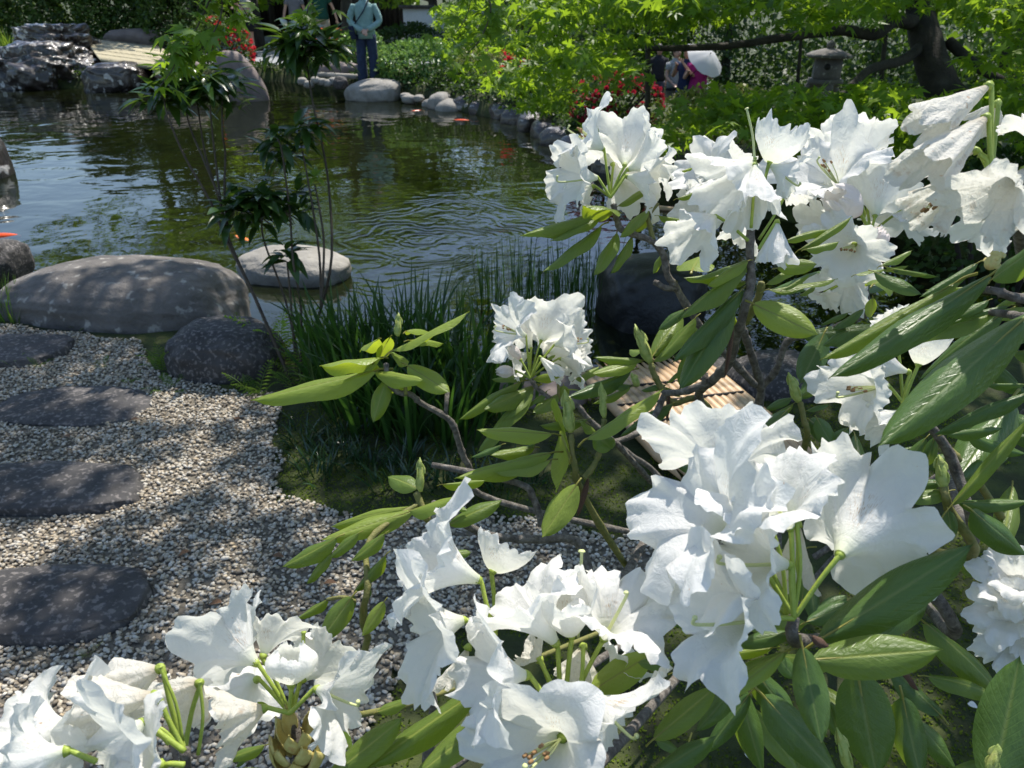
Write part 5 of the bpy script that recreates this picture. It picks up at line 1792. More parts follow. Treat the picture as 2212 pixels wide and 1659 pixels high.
def flower_world(b0, m0, rad, style='open', node=None, seed=None, pist=True, stam=False, mat=None, roll=0.0, bentlen=.35):
    FS[0] += 1
    seed = 1000 + FS[0] * 7 if seed is None else seed
    d = m0 - b0
    L = d.length * 1.05
    mat = mat or {'open': M_petal, 'cup': M_petal, 'bud': M_petal_p, 'wilt': M_petal_w}[style]
    me = corolla_mesh('flower', mat, seed, style, L, rad)
    o = obj('flower' if style != 'bud' else 'flower_bud', me, rhodo, axis_matrix(b0, d, roll))
    ax = d.normalized()
    rg = random.Random(seed)
    if node is not None:
        mid = node.lerp(b0, .55) + Vector((0, 0, .12)) * (b0 - node).length * .5
        v, q, t = tube([node, mid, b0 - ax * .002, b0 + ax * L * .05], [.0019, .0017, .0018, .0024], 8, 5)
        obj('pedicel', mesh_np('pedicel', v, [q, t], M_pedicel), o)
        v, q, t = tube([b0 - ax * .0025, b0 + ax * L * .03], [.0024, .0038], 8, 1)
        obj('calyx', mesh_np('calyx', v, [q, t], M_pedicel), o)
    if style == 'open' and pist:
        up = Vector((0, 0, 1))
        side = up - ax * up.dot(ax)
        e = b0 + ax * L * 1.12 - side * rad * .18
        v, q, t = tube([b0 + ax * L * .1, b0 + ax * L * .6 - side * rad * .12, e, e + side * rad * .12 + ax * rad * .05], [.0013, .0012, .0011, .0012], 6, 4)
        v2, q2, t2 = tube([e + side * rad * .12 + ax * rad * .05, e + side * rad * .15 + ax * rad * .065], [.0018, .0017], 8, 1)
        mb = MB(); mb.add(v, q, t); mb.add(v2, q2, t2)
        obj('pistil', mb.mesh('pistil', M_pistil), o)
    if stam:
        mb = MB(); mb2 = MB()
        for k in range(9):
            a = rg.uniform(0, 6.28)
            s1 = Vector((math.cos(a), math.sin(a), 0)); s1 = (s1 - ax * s1.dot(ax)) * rad * rg.uniform(.06, .2)
            e = b0 + ax * L * rg.uniform(.62, .95) + s1
            mb.add(*tube([b0 + ax * L * .1, b0 + ax * L * .5 + s1 * .7, e], [.0006, .0006, .0005], 5, 3))
            mb2.add(*tube([e - ax * .0015, e + ax * .002], [.0014, .0012], 6, 1))
        so = obj('stamens', mb.mesh('stamens', M_pistil), o)
        obj('anthers', mb2.mesh('anthers', M_stamen), o)
    return o


def flower(view, bx, by, mx_, my, rpx, d, dd=0.0, style='open', node=None, nd=None, **kw):
    sc_ = VIEWS[view][2]
    b0 = VP(view, bx, by, d); m0 = VP(view, mx_, my, d + dd)
    rad = rpx * sc_ / FPX * d * (1.0 if style == 'open' else 1.08)
    nv_ = None
    if node is not None: nv_ = VP(view, node[0], node[1], nd or d)
    return flower_world(b0, m0, rad, style, nv_, **kw)


def bud(view, bx, by, tx, ty, d, wpx=None, dd=0.0, mat=None):
    """pointed winter bud with overlapping scales"""
    b0 = VP(view, bx, by, d); t0 = VP(view, tx, ty, d + dd)
    ax = (t0 - b0); L = ax.length
    w = L * .16 if wpx is None else wpx * VIEWS[view][2] / FPX * d / 2
    prof = [0.5, .85, 1.0, .95, .8, .58, .34, .12]
    mb = MB()
    pts = [b0 + ax * t for t in np.linspace(0, 1, 8)]
    mb.add(*tube(pts, [p * w for p in prof], 12, 2))
    rg = random.Random(int(bx * 7 + by))
    an = ax.normalized()
    s0 = an.cross(Vector((0, 1, .2))).normalized(); s1 = an.cross(s0)
    for k in range(7):
        t = .08 + .11 * k; a = k * 2.4
        o = (s0 * math.cos(a) + s1 * math.sin(a))
        i = min(7, int(t * 7))
        c0 = b0 + ax * t + o * w * prof[i] * .86; c1 = b0 + ax * min(.98, t + .30) + o * w * prof[min(7, i + 2)] * .98
        mb.add(*tube([c0, (c0 + c1) / 2 + o * w * .14, c1], [w * .5, w * .46, w * .08], 8, 3, flat=.35))
    return obj('bud', mb.mesh('bud', mat or M_bud), rhodo)


brng = np.random.default_rng(44)


def branch(pts, r0, r1, mat=None, name='branch', knob=True):
    """pts: list of (view,x,y,d) or Vectors"""
    w = [p if isinstance(p, Vector) else VP(*p) for p in pts]
    r0, r1 = [x * .85 if x < .0045 else .0038 + (x - .0045) * .42 for x in (r0, r1)]
    n = len(w)
    p, r = smooth_path(w, np.linspace(r0, r1, n), 6)
    if knob:
        k = np.arange(len(p))
        r = r * (1 + .22 * np.maximum(0, np.sin(k * .9 + brng.uniform(0, 6))) ** 6) * (1 + brng.normal(size=len(p)) * .04)
    v, q, t = tube(p, r, 9, 1, jitter=.05, rng=brng)
    return obj(name, mesh_np(name, v, [q, t], mat or M_bark), rhodo)

# ---------------- flowers, truss by truss
# upper left truss
n = (880, 1040)
flower('V1', 815, 625, 585, 455, 285, 1.0, -.005, node=n, stam=True)
flower('V1', 1000, 765, 1020, 560, 290, 1.0, .045, node=n, pist=False)
flower('V1', 760, 870, 490, 850, 320, .99, -.015, node=n)
flower('V1', 730, 945, 590, 1010, 230, 1.02, .01, node=n, pist=False)
flower('V1', 1030, 800, 1300, 680, 285, 1.0, .0, node=n)
flower('V1', 1020, 860, 1300, 930, 240, .99, -.015, node=n, pist=False)
flower('V1', 960, 900, 1050, 960, 210, 1.03, .03, node=n, pist=False)
flower('V1', 900, 760, 800, 560, 200, 1.05, .03, node=n, pist=False)
# truss with the drooping flowers
n = (2085, 1300)
flower('V1', 2105, 750, 1780, 990, 300, .86, -.02, 'wilt', node=n, mat=M_petal)
flower('V1', 2120, 760, 2110, 1180, 220, .85, -.02, 'wilt', node=n, mat=M_petal)
flower('V2', 32, 740, 150, 470, 330, .86, .0, 'cup', node=(-110, 1300))
flower('V2', 35, 760, 250, 880, 240, .86, -.01, node=(-110, 1300))
flower('V1', 1775, 1205, 1540, 1420, 270, .86, -.02, 'wilt', node=(2060, 1410), mat=M_petal)
flower('V1', 2060, 1190, 1950, 1420, 190, .92, .0, 'wilt', node=n, mat=M_petal)
flower('V2', 95, 1250, 75, 1580, 165, .82, .0, 'wilt', node=(-60, 1480), mat=M_petal)
# shaded truss behind on the left
n = (1800, 1180)
flower('V1', 1760, 900, 1640, 760, 290, 1.12, -.02, node=n)
flower('V1', 1830, 820, 1920, 640, 240, 1.14, .0, node=n, pist=False)
flower('V1', 1720, 1020, 1600, 1020, 230, 1.12, .0, node=n, pist=False)
flower('V1', 1700, 1080, 1560, 1120, 180, 1.13, -.02, node=n, pist=False)
# shaded truss behind on the right
n = (900, 1350)
flower('V2', 640, 960, 500, 740, 370, 1.0, -.03, node=n, stam=True)
flower('V2', 800, 820, 810, 520, 250, 1.02, .02, node=n, pist=False)
flower('V2', 935, 1200, 960, 900, 320, .99, .03, node=n, pist=False)
flower('V2', 700, 800, 500, 460, 200, 1.06, .03, node=n, pist=False)
flower('V2', 810, 1180, 560, 1010, 170, .95, -.02, 'bud', node=n, mat=M_petal_p)
flower('V2', 300, 1150, 300, 1000, 230, 1.04, .0, node=n, pist=False)
flower('V2', 900, 1480, 1000, 1330, 100, .95, .0, 'bud', node=(840, 1560), mat=M_petal_p)
flower('V2', 1180, 1150, 1100, 1300, 260, 1.03, .0, node=n, pist=False)
flower('V2', 600, 1250, 420, 1260, 200, 1.03, -.02, node=n, pist=False)
# flower facing down below it
flower('V2', 760, 1440, 690, 1500, 290, .97, -.05, node=n, stam=True, pist=False)
flower('V6', 1620, 160, 1560, 330, 250, 1.0, -.02, node=(1740, 160), pist=False)
flower('V6', 1420, 330, 1370, 400, 150, 1.0, .0, node=(1740, 200), pist=False)
# big wilting truss at upper right
n = (1930, 840)
flower('V2', 1912, 82, 1370, 430, 200, .56, -.01, 'wilt', node=n)
flower('V2', 1890, 352, 1370, 800, 230, .55, -.015, 'wilt', node=n)
flower('V2', 1985, 235, 1850, 420, 180, .60, .03, 'wilt', node=n)
flower('V2', 1800, 640, 1420, 640, 200, .60, .02, 'wilt', node=n)
flower('V2', 1760, 850, 1350, 1180, 250, .57, .0, 'wilt', node=n, stam=True)
flower('V2', 2230, 800, 1880, 1130, 350, .53, -.02, node=(2330, 1000), pist=False, mat=M_petal_w)
flower('V2', 2150, 1100, 1800, 1330, 280, .60, .0, node=(2330, 1000), pist=False)
flower('V2', 2330, 620, 2290, 330, 260, .54, .0, node=(2330, 1000))
# far middle truss
n = (845, 850)
flower('V5', 800, 480, 600, 410, 275, 1.35, -.02, node=n, stam=True)
flower('V5', 935, 530, 1010, 370, 275, 1.36, .04, node=n, pist=False)
flower('V5', 1060, 560, 1280, 510, 265, 1.35, -.02, node=n, stam=True)
flower('V5', 830, 640, 680, 700, 195, 1.36, .0, node=n, pist=False)
flower('V5', 850, 590, 760, 380, 200, 1.40, .04, node=n, pist=False)
flower('V5', 930, 668, 1100, 830, 95, 1.33, -.01, 'wilt', node=n, mat=M_petal)
flower('V5', 1100, 680, 1300, 730, 200, 1.37, .0, node=n, pist=False)
flower('V5', 1000, 620, 1140, 620, 210, 1.38, .02, node=n, pist=False)
flower('V5', 762, 690, 680, 575, 50, 1.32, 0, 'bud', node=n)
flower('V5', 722, 790, 570, 790, 60, 1.32, 0, 'bud', node=n)
# shaded truss on the right, middle
n = (1080, 1390)
flower('W6', 930, 1230, 560, 1270, 380, .78, -.015, node=n, stam=True)
flower('W6', 1130, 1100, 830, 1010, 260, .82, .01, node=n, pist=False)
flower('W6', 1225, 1030, 1330, 740, 300, .76, .0, 'cup', node=n)
flower('W6', 1060, 1470, 740, 1600, 260, .78, .0, node=n, pist=False)
flower('W6', 1000, 700, 900, 540, 160, .84, .0, node=n, pist=False)
# big truss, centre right
n = (905, 1350)
flower('W4', 1165, 990, 1335, 740, 455, .50, .045, node=n, pist=False, seed=4211)
flower('W4', 560, 860, 290, 700, 430, .52, -.01, node=n, stam=False, pist=False)
flower('W4', 500, 620, 480, 330, 330, .55, .03, node=n, pist=False)
flower('W4', 880, 830, 760, 590, 350, .50, -.01, 'open', node=n)
flower('W4', 870, 1045, 560, 1000, 330, .49, -.01, node=n)
flower('W4', 720, 1365, 420, 1340, 360, .49, -.015, node=n)
flower('W4', 925, 815, 900, 1150, 130, .55, .01, 'wilt', node=n)
flower('W4', 560, 1180, 200, 1140, 260, .56, .0, node=n, pist=False)
# lower centre truss
n = (1355, 1400)
flower('W3', 860, 565, 500, 430, 350, .56, -.005, node=(960, 890), pist=False)
flower('W3', 770, 800, 480, 860, 350, .55, -.015, node=(960, 890), pist=False)
flower('W3', 945, 515, 1020, 360, 240, .60, .01, 'cup', node=(960, 890))
flower('W3', 1310, 935, 1090, 640, 340, .53, .0, 'open', node=n, pist=False)
flower('W3', 1400, 885, 1350, 620, 270, .53, -.01, 'cup', node=n)
flower('W3', 1590, 905, 1690, 690, 290, .54, -.015, node=n)
flower('W3', 1140, 1120, 850, 1090, 350, .50, -.01, node=n, pist=False)
flower('W3', 1350, 1480, 1180, 1600, 400, .50, -.035, node=n, stam=True)
flower('W3', 1520, 1250, 1730, 1420, 340, .50, -.01, node=n)
flower('W3', 1215, 1030, 1150, 960, 130, .58, .0, 'wilt', node=n)
flower('W3', 1470, 955, 1420, 1140, 150, .57, .0, 'wilt', node=n)
flower('W3', 800, 960, 700, 1190, 90, .60, .0, 'wilt', node=(960, 890))
flower('W3', 1620, 1130, 1720, 1010, 180, .58, .0, node=n, pist=False)
# lower left truss
n = (1180, 1190)
flower('W2', 890, 760, 600, 560, 470, .60, .01, node=n, pist=False)
flower('W2', 950, 700, 1040, 420, 300, .63, .02, node=n, pist=False)
flower('W2', 1195, 940, 1185, 640, 220, .58, .0, 'bud', node=n, mat=M_petal)
flower('W2', 1290, 900, 1480, 720, 330, .64, .02, node=n, pist=False)
flower('W2', 1410, 985, 1690, 1060, 390, .57, -.01, node=n)
flower('W2', 955, 1150, 560, 1290, 320, .58, -.01, 'wilt', node=n)
flower('W2', 900, 900, 720, 980, 330, .66, .02, node=n, pist=False)
# lowest left truss
n = (1070, 1560)
flower('W1', 930, 1080, 690, 1190, 175, .52, .01, 'wilt', node=n)
flower('W1', 1160, 1165, 1000, 1290, 215, .55, .02, 'wilt', node=n)
flower('W1', 900, 1235, 500, 1300, 175, .50, .0, 'wilt', node=n)
flower('W1', 830, 1395, 600, 1570, 340, .47, -.02, node=n, pist=False)
flower('W1', 640, 1520, 400, 1440, 270, .50, .0, node=(900, 1600), pist=False)
flower('W1', 930, 1640, 760, 1590, 300, .46, -.01, node=(1070, 1640), pist=False)
flower('W1', 420, 1400, 120, 1500, 320, .50, .0, node=(560, 1520), pist=False)
flower('W1', 380, 1560, 60, 1620, 300, .46, -.01, node=(560, 1620), pist=False)
# shaded truss at the right edge
n = (2290, 1350)
for (mx_, my) in ((2130, 1130), (2090, 1300), (2120, 1480), (2190, 1060), (2200, 1400)):
    flower('W4', (mx_ * .5 + n[0] * .5), (my * .5 + n[1] * .5), mx_, my, 170, .82, -.04, node=n, pist=False)

# bare pedicels whose flowers have dropped
for (vw, x0, y0, x1, y1, d) in [('V1', 2100, 1300, 2120, 720, .86), ('V2', 1930, 830, 1800, 640, .56), ('V2', -60, 1400, 215, 915, .88), ('W2', 1200, 1190, 1295, 515, .60), ('W2', 1190, 1190, 1140, 900, .60),
                                ('W1', 1060, 1500, 935, 1085, .51), ('W1', 1150, 1580, 1160, 1170, .51), ('W1', 1000, 1480, 900, 1250, .50), ('W1', 980, 1520, 820, 1440, .49), ('W1', 1010, 1500, 830, 1390, .49),
                                ('W3', 1320, 1390, 1215, 1030, .52), ('W3', 1390, 1390, 1470, 960, .52), ('V2', 1880, 830, 1830, 680, .55), ('W4', 900, 1340, 920, 815, .50), ('W4', 860, 1340, 765, 790, .53)]:
    a = VP(vw, x0, y0, d); b_ = VP(vw, x1, y1, d)
    k_ = .68 if vw == 'W1' else .9
    v, q, t = tube([a, a.lerp(b_, .5) + Vector((.003, 0, .002)), b_, b_.lerp(a, -.02)], [.0019 * k_, .0016 * k_, .0017 * k_, .0025 * k_], 8, 4)
    obj('pedicel', mesh_np('pedicel', v, [q, t], M_pedicel), rhodo)
# pistil left standing on the drooping truss
a = VP('V1', 2115, 720, .86); b_ = VP('V1', 2050, 290, .86)
v, q, t = tube([a, a.lerp(b_, .5) + Vector((.002, 0, 0)), b_, b_.lerp(a, -.02)], [.0016, .0013, .0013, .0026], 7, 4)
obj('pistil', mesh_np('pistil', v, [q, t], M_pistil), rhodo)
a = VP('W3', 1440, 900, .56); b_ = VP('W3', 1460, 410, .56)
v, q, t = tube([a, a.lerp(b_, .5), b_, b_.lerp(a, -.015)], [.0012, .0011, .0012, .0030], 7, 4)
obj('pistil', mesh_np('pistil', v, [q, t], M_pistil), rhodo)

# cluster of ochre bracts at the foot of the lower left truss
C0 = VP('W2', 1280, 1640, .60)
H = (VP('W2', 1280, 1060, .60) - C0).length
for k in range(19):
    rg = random.Random(800 + k)
    row = k // 7
    a0 = k * 2.4 + rg.uniform(-.2, .2)
    z0 = H * (.02 + .22 * row); hh = H * rg.uniform(.50, .62)
    r0 = (.020, .0185, .014)[row]
    V = []; Q = []
    for i in range(9):
        s_ = i / 8
        wd = .85 * math.sin(math.pi * min(1, .12 + s_ * .88) ** .8) ** .7
        rr_ = r0 * (.35 + .75 * math.sin(math.pi * min(1, .1 + s_ * .62)) ** .8) + .004 * max(0, s_ - .75)
        for j in range(7):
            u_ = (j / 6 - .5) * 2
            an = a0 + u_ * wd * .62
            V.append(C0 + Vector((math.cos(an) * rr_ * (1 - .10 * u_ * u_), math.sin(an) * rr_ * (1 - .10 * u_ * u_), z0 + hh * s_ - .12 * hh * u_ * u_ * s_)))
    for i in range(8):
        for j in range(6):
            q_ = i * 7 + j
            Q.append((q_, q_ + 1, q_ + 8, q_ + 7))
    o = obj('bract', mesh_np('bract', np.array([tuple(x) for x in V]), np.array(Q), M_bract), rhodo)
    sm = o.modifiers.new('thick', 'SOLIDIFY'); sm.thickness = .0009

# ---------------- leaves, shoot by shoot
# leafy twig in the middle (no flowers)
D = 1.1
leaf('V4', 1230, 785, 200, 1015, .24, .25, D, -.02, 'y', 0)
leaf('V4', 1285, 670, 785, 715, .44, -.45, D, -.03, 'y', 3)
leaf('V4', 1430, 595, 2045, 265, .28, -.25, D, .0, 'y', 0)
leaf('V4', 1270, 795, 1650, 830, .32, .35, D, -.04, 'y', 1)
leaf('V4', 1545, 745, 1893, 960, .46, .6, D, -.02, 'y', 0)
leaf('V4', 1355, 860, 1225, 1200, .42, .35, D, -.02, 'n', 2)
leaf('V4', 1530, 440, 1715, 360, .34, -.2, D, .06, 'y')
leaf('V4', 1280, 510, 1140, 585, .45, -.3, D, .05, 'y')
leaf('V4', 1560, 520, 1860, 490, .26, .3, D, .05, 'y')
leaf('V4', 1380, 500, 1280, 650, .55, -.4, D, .03, 'y')
leaf('V4', 1450, 860, 1545, 920, .7, -.4, D, .03, 'y')
leaf('V4', 1400, 640, 1560, 690, .7, .4, D, .03, 'n')
leaf('V4', 1240, 720, 1165, 830, .7, -.3, D, .03, 'y')
leaf('V4', 1430, 930, 1370, 985, .6, .1, D, .03, 'y')
bud('V4', 1450, 485, 1457, 285, D, 60)
branch([('V4', 1350, 720, D), ('V4', 1370, 870, D), ('V4', 1450, 965, D), ('V4', 1560, 985, D + .01), ('V4', 1650, 1060, D + .02), ('V4', 1850, 1170, D + .03), ('V4', 1930, 1260, D + .04), ('V4', 1990, 1450, D + .06), ('V4', 2060, 1600, D + .08), ('V4', 2300, 1900, D + .16), ('V6', 300, 2500, D + .4)], .0042, .008)
branch([('V4', 1860, 1165, D + .03), ('V4', 1875, 970, D + .03)], .0038, .0034)
branch([('V4', 1520, 990, D), ('V4', 1510, 850, D + .01)], .003, .003, M_twig)

# below the far middle truss
D = 1.35
leaf('V5', 745, 885, 225, 1092, .22, .25, D, -.03, 'n')
leaf('V5', 850, 920, 450, 1125, .32, .45, D, -.05, 'n')
leaf('V5', 850, 950, 335, 1375, .22, -.25, D, -.05, 'n')
leaf('V5', 845, 960, 610, 1200, .32, -.2, D, -.03, 'n')
leaf('V5', 820, 820, 510, 850, .26, .3, D, .02, 'n')
leaf('V5', 875, 850, 1115, 785, .32, .5, D, -.03, 'y')
leaf('V5', 1240, 850, 1440, 735, .25, .3, D, .03, 'n')
leaf('V5', 1080, 985, 870, 1150, .42, .3, D, -.03, 'n')
leaf('V5', 980, 960, 790, 1085, .32, -.2, D, .0, 'n')
leaf('V5', 1130, 915, 1130, 1030, .9, .6, D, .0, 'n')
leaf('V5', 1030, 760, 1260, 650, .5, .4, D + .04, .02, 'n')
leaf('V5', 1160, 940, 1260, 930, .5, -.3, D, .0, 'y')
leaf('V5', 990, 680, 1060, 650, .5, .4, D, .0, 'n')
branch([('V5', 845, 850, D), ('V5', 900, 930, D), ('V5', 1000, 1010, D), ('V5', 1130, 1075, D), ('V5', 1240, 1075, D), ('V5', 1330, 1180, D + .01), ('V5', 1480, 1320, D + .03), ('V5', 1700, 1500, D + .08), ('V5', 1950, 1700, D + .15), ('V6', 300, 2500, D + .2)], .0042, .008)
branch([('V5', 1090, 1060, D), ('V5', 1085, 900, D)], .003, .0028, M_twig)

# shoot with the tall bud
D = 1.0
leaf('V5', 1010, 1320, 400, 1280, .27, .35, D, -.03, 'y', 0)
leaf('V5', 1190, 1520, 1130, 1310, 1.25, -.75, D, .10, 'y', 3)
leaf('V5', 1000, 1490, 215, 1650, .22, .4, D, -.04, 'y', 1)
leaf('V5', 1000, 1550, 540, 1670, .24, -.1, D, -.02, 'y')
leaf('V5', 1350, 1350, 1965, 935, .25, -.12, D - .03, .01, 'y', 0)
leaf('V5', 1320, 1200, 930, 1265, .24, .3, D + .05, .0, 'n')
leaf('V5', 1400, 1330, 1545, 1440, .75, .6, D, -.03, 'n')
leaf('V5', 1280, 1230, 1420, 1290, .55, .4, D + .04, .02, 'n')
leaf('V5', 2050, 1070, 1600, 1275, .27, .4, D + .1, .0, 'd')
leaf('V5', 590, 1420, 340, 1520, .26, .2, D + .15, .0, 'd')
leaf('V5', 880, 1410, 640, 1480, .25, .3, D + .06, .0, 'n')
leaf('V5', 870, 1440, 520, 1480, .35, .4, D + .06, -.03, 'n')
bud('V5', 1195, 1310, 1140, 945, D, 100)
bud('V5', 1480, 1190, 1450, 880, D, 62)
bud('V5', 1770, 915, 1712, 800, 1.12, 60)
branch([('V5', 1195, 1330, D), ('V5', 1205, 1500, D), ('V5', 1230, 1620, D), ('V5', 1260, 1760, D + .02), ('V5', 1500, 2200, D + .1), ('V5', 1900, 2800, D + .3)], .004, .008, M_twig)
branch([('V5', 1480, 1200, D), ('V5', 1440, 1470, D), ('V5', 1380, 1610, D), ('V5', 1310, 1700, D)], .004, .005, M_twig)
branch([('V5', 1990, 1000, 1.1), ('V5', 1880, 1220, 1.08), ('V5', 1720, 1340, 1.06), ('V5', 1560, 1400, 1.05), ('V5', 1440, 1480, 1.0)], .006, .004)
branch([('V5', 1580, 1400, 1.05), ('V5', 1760, 1600, 1.1), ('V5', 1900, 1750, 1.2), ('V6', 300, 2300, 1.4)], .005, .007)

# shoot to the right of it
D = 1.15
leaf('V5', 1790, 690, 1410, 640, .24, .4, D, -.02, 'n')
leaf('V5', 1750, 715, 1385, 800, .30, .5, D, -.03, 'y', 0)
leaf('V5', 1690, 790, 1175, 1020, .22, .4, D, -.03, 'd')
leaf('V5', 1905, 640, 2150, 240, .36, .5, D, .02, 'n')
leaf('V5', 1910, 690, 2215, 330, .34, -.1, D, -.01, 'n')
leaf('V5', 1700, 905, 1480, 900, .34, .3, D, .0, 'd')
leaf('V5', 1690, 930, 1375, 1045, .24, .3, D, .0, 'n')
leaf('V5', 2000, 905, 1800, 930, .3, .4, D, .0, 'd')
leaf('V5', 2130, 1000, 2010, 900, .35, .3, D, .0, 'n')
leaf('V5', 2165, 935, 2205, 630, .5, .3, D, .0, 'n')
leaf('V5', 1800, 620, 1700, 610, .6, .3, D + .04, .03, 'n')
leaf('V5', 2080, 660, 2230, 560, .4, .2, D, .0, 'd')
leaf('V5', 2160, 760, 2010, 890, .25, .2, D, .0, 'n')
bud('V5', 1875, 715, 1740, 383, D, 95)
branch([('V5', 1880, 720, D), ('V5', 1900, 800, D), ('V5', 1935, 870, D), ('V5', 1990, 960, D), ('V5', 2080, 1060, D), ('V6', 400, 1300, D + .05), ('V6', 700, 2000, D + .3)], .0055, .007, M_twig)
leaf('V5', 2035, 950, 2020, 1240, .12, .2, D - .02, .0, 'b')

# below the upper left truss
D = 1.0
leaf('V1', 775, 1175, 115, 1305, .20, .3, D, -.03, 'n', 1)
leaf('V1', 785, 1195, 365, 1398, .26, -.1, D, -.02, 'n', 0)
leaf('V1', 780, 1295, 308, 1655, .25, -.08, D, -.03, 'n', 0)
leaf('V1', 925, 1355, 735, 1700, .36, -.2, D, -.02, 'n', 0)
leaf('V1', 1055, 1380, 875, 1680, .25, .1, D, -.01, 'n')
leaf('V1', 925, 1150, 640, 1085, .52, -.4, D, -.05, 'n', 3)
leaf('V1', 955, 1105, 1222, 930, .25, .3, D, .01, 'n')
leaf('V1', 1200, 1145, 970, 1310, .33, .35, D - .01, -.02, 'n')
leaf('V1', 1300, 1195, 1530, 1230, .22, .3, D, .01, 'n')
leaf('V1', 1190, 1220, 1085, 1340, .50, -.5, D + .02, .02, 'y')
leaf('V1', 1180, 1200, 1020, 1290, .5, -.5, D + .02, .02, 'y')
leaf('V1', 1530, 1245, 1345, 1355, .32, .3, D + .03, .0, 'n')
leaf('V1', 1460, 1045, 1700, 962, .22, .4, D - .02, .0, 'n')
leaf('V1', 1490, 810, 1582, 780, .35, .3, D, .0, 'y')
leaf('V1', 1400, 1480, 1530, 1580, .7, .5, D + .06, .0, 'd')
leaf('V1', 1310, 1540, 1235, 1680, .4, .1, D + .02, .0, 'n')
leaf('V1', 1580, 1660, 1640, 1540, .8, -.4, D, .05, 'y')
branch([('V1', 905, 1100, D), ('V1', 940, 1250, D), ('V1', 990, 1325, D), ('V1', 1230, 1410, D), ('V1', 1330, 1530, D + .01), ('V6', 60, 180, D + .02), ('V6', 125, 270, D + .03), ('V6', 210, 420, D + .05), ('V6', 400, 700, D + .1), ('V6', 600, 900, D + .15), ('V6', 810, 1120, D + .2)], .0045, .0085)
branch([('V1', 1190, 1190, D), ('V1', 1215, 1280, D), ('V1', 1245, 1400, D)], .0035, .004, M_twig)
branch([('V6', 125, 300, D + .03), ('V6', 40, 290, D + .02), ('V6', -20, 255, D + .02), ('V6', -55, 240, D + .02)], .0042, .0045)
branch([('V1', 1200, 1200, D), ('V1', 1290, 1090, D)], .0025, .002, M_twig)

# below the drooping truss
D = .87
leaf('V6', 745, 45, 285, 205, .32, -.3, D, -.01, 'n', 0)
leaf('V6', 560, 180, 210, 190, .26, .35, D + .02, .0, 'n')
leaf('V6', 735, 80, 150, 490, .22, .1, D, -.03, 'n', 1)
leaf('V6', 740, 65, 420, 210, .25, .3, D - .01, -.02, 'y')
leaf('V6', 690, 315, 105, 870, .22, .35, D, -.03, 'd', 1)
leaf('V6', 605, 440, 165, 1145, .30, .4, D, -.02, 'd', 0)
leaf('V6', 815, 435, 1340, 685, .46, .8, D - .02, -.03, 'y', 0)
leaf('V6', 1015, 120, 1338, 85, .46, .7, D, -.02, 'n', 0)
leaf('V6', 950, 300, 1510, 200, .20, -.3, D + .02, .0, 'n', 0)
leaf('V6', 920, 250, 1190, 50, .25, .3, D, .0, 'n')
leaf('V6', 735, 240, 500, 240, .34, .45, D, .02, 'n')
leaf('V6', 610, 470, 640, 720, .38, -.3, D + .02, .02, 'y')
leaf('V6', 290, 560, 0, 880, .34, .1, D + .08, .0, 'n', 0)
leaf('V6', 200, 480, -20, 620, .4, .4, D + .1, .0, 'd')
leaf('V6', 1060, 300, 1280, 170, .2, .2, D, .0, 'n')
leaf('V6', 1200, 350, 1330, 270, .3, .2, D + .1, .0, 'n')
leaf('V6', 880, 470, 1120, 400, .4, .3, D + .05, .0, 'd')
leaf('V2', 180, 1405, 535, 1245, .20, .4, D + .02, .0, 'n')
leaf('V2', 305, 1475, 735, 1195, .16, .3, D + .02, .0, 'n')
leaf('V2', 350, 1480, 625, 1405, .3, .1, D, .0, 'n')
branch([('V1', 2085, 1270, D), ('V1', 2075, 1480, D), ('V6', 775, 260, D), ('V6', 740, 400, D), ('V6', 690, 600, D + .02), ('V6', 640, 760, D + .05), ('V6', 590, 930, D + .08), ('V6', 440, 1090, D + .12), ('V6', 330, 1200, D + .2), ('V6', 380, 1450, D + .4), ('V6', 500, 2300, D + .8)], .0062, .011)
branch([('V6', 870, 240, D + .02), ('V6', 830, 400, D + .03), ('V6', 720, 600, D + .05)], .005, .006, M_twig)
branch([('V6', 440, 1090, D + .12), ('V6', 200, 1180, D + .14), ('V6', 20, 1190, D + .15)], .008, .005)
branch([('V6', 380, 1110, D + .12), ('V6', 385, 1020, D + .12)], .006, .005)
leaf('V6', 625, 635, 552, 1040, .10, .3, D, -.01, 'b', 4)

# grey stems and the main fork
T = 1.25
fork = VP('V6', 860, 1130, T)
branch([('V6', 710, 640, T - .1), ('V6', 760, 800, T - .05), ('V6', 860, 1130, T), ('V6', 845, 1300, T + .04), ('V6', 830, 1550, T + .12), RB + Vector((-.05, .08, .35)), RB + Vector((0, 0, -.04))], .008, .019)
branch([('V6', 1720, 540, T - .15), ('V6', 1480, 640, T - .1), ('V6', 1300, 690, T - .06), ('V6', 1090, 750, T - .04), ('V6', 1000, 980, T - .02), ('V6', 880, 1130, T)], .007, .009)
branch([('V6', 490, 790, T - .05), ('V6', 640, 940, T - .03), ('V6', 830, 1130, T)], .006, .008)
branch([('V2', 900, 1350, 1.0), ('V6', 1740, 150, .98), ('V6', 1760, 350, 1.0), ('V6', 1740, 540, T - .2)], .0055, .007)
branch([RB + Vector((0, 0, -.03)), RB + Vector((.12, -.05, .3)), ('W4', 1760, 1400, .95), ('W4', 1650, 1180, .8), ('W4', 1300, 1400, .7), ('W4', 940, 1480, .52), ('W4', 905, 1340, .5)], .017, .0045)
branch([RB + Vector((.02, .02, -.03)), RB + Vector((.25, 0, .5)), ('W4', 1900, 900, .9), ('W4', 1790, 420, .8), ('W6', 1100, 1380, .78)], .015, .005)
branch([RB + Vector((.05, 0, .2)), RB + Vector((.4, -.1, .7)), ('V2', 2200, 1500, .72), ('V2', 2100, 1100, .6), ('V2', 1930, 830, .56)], .013, .006, M_bark)
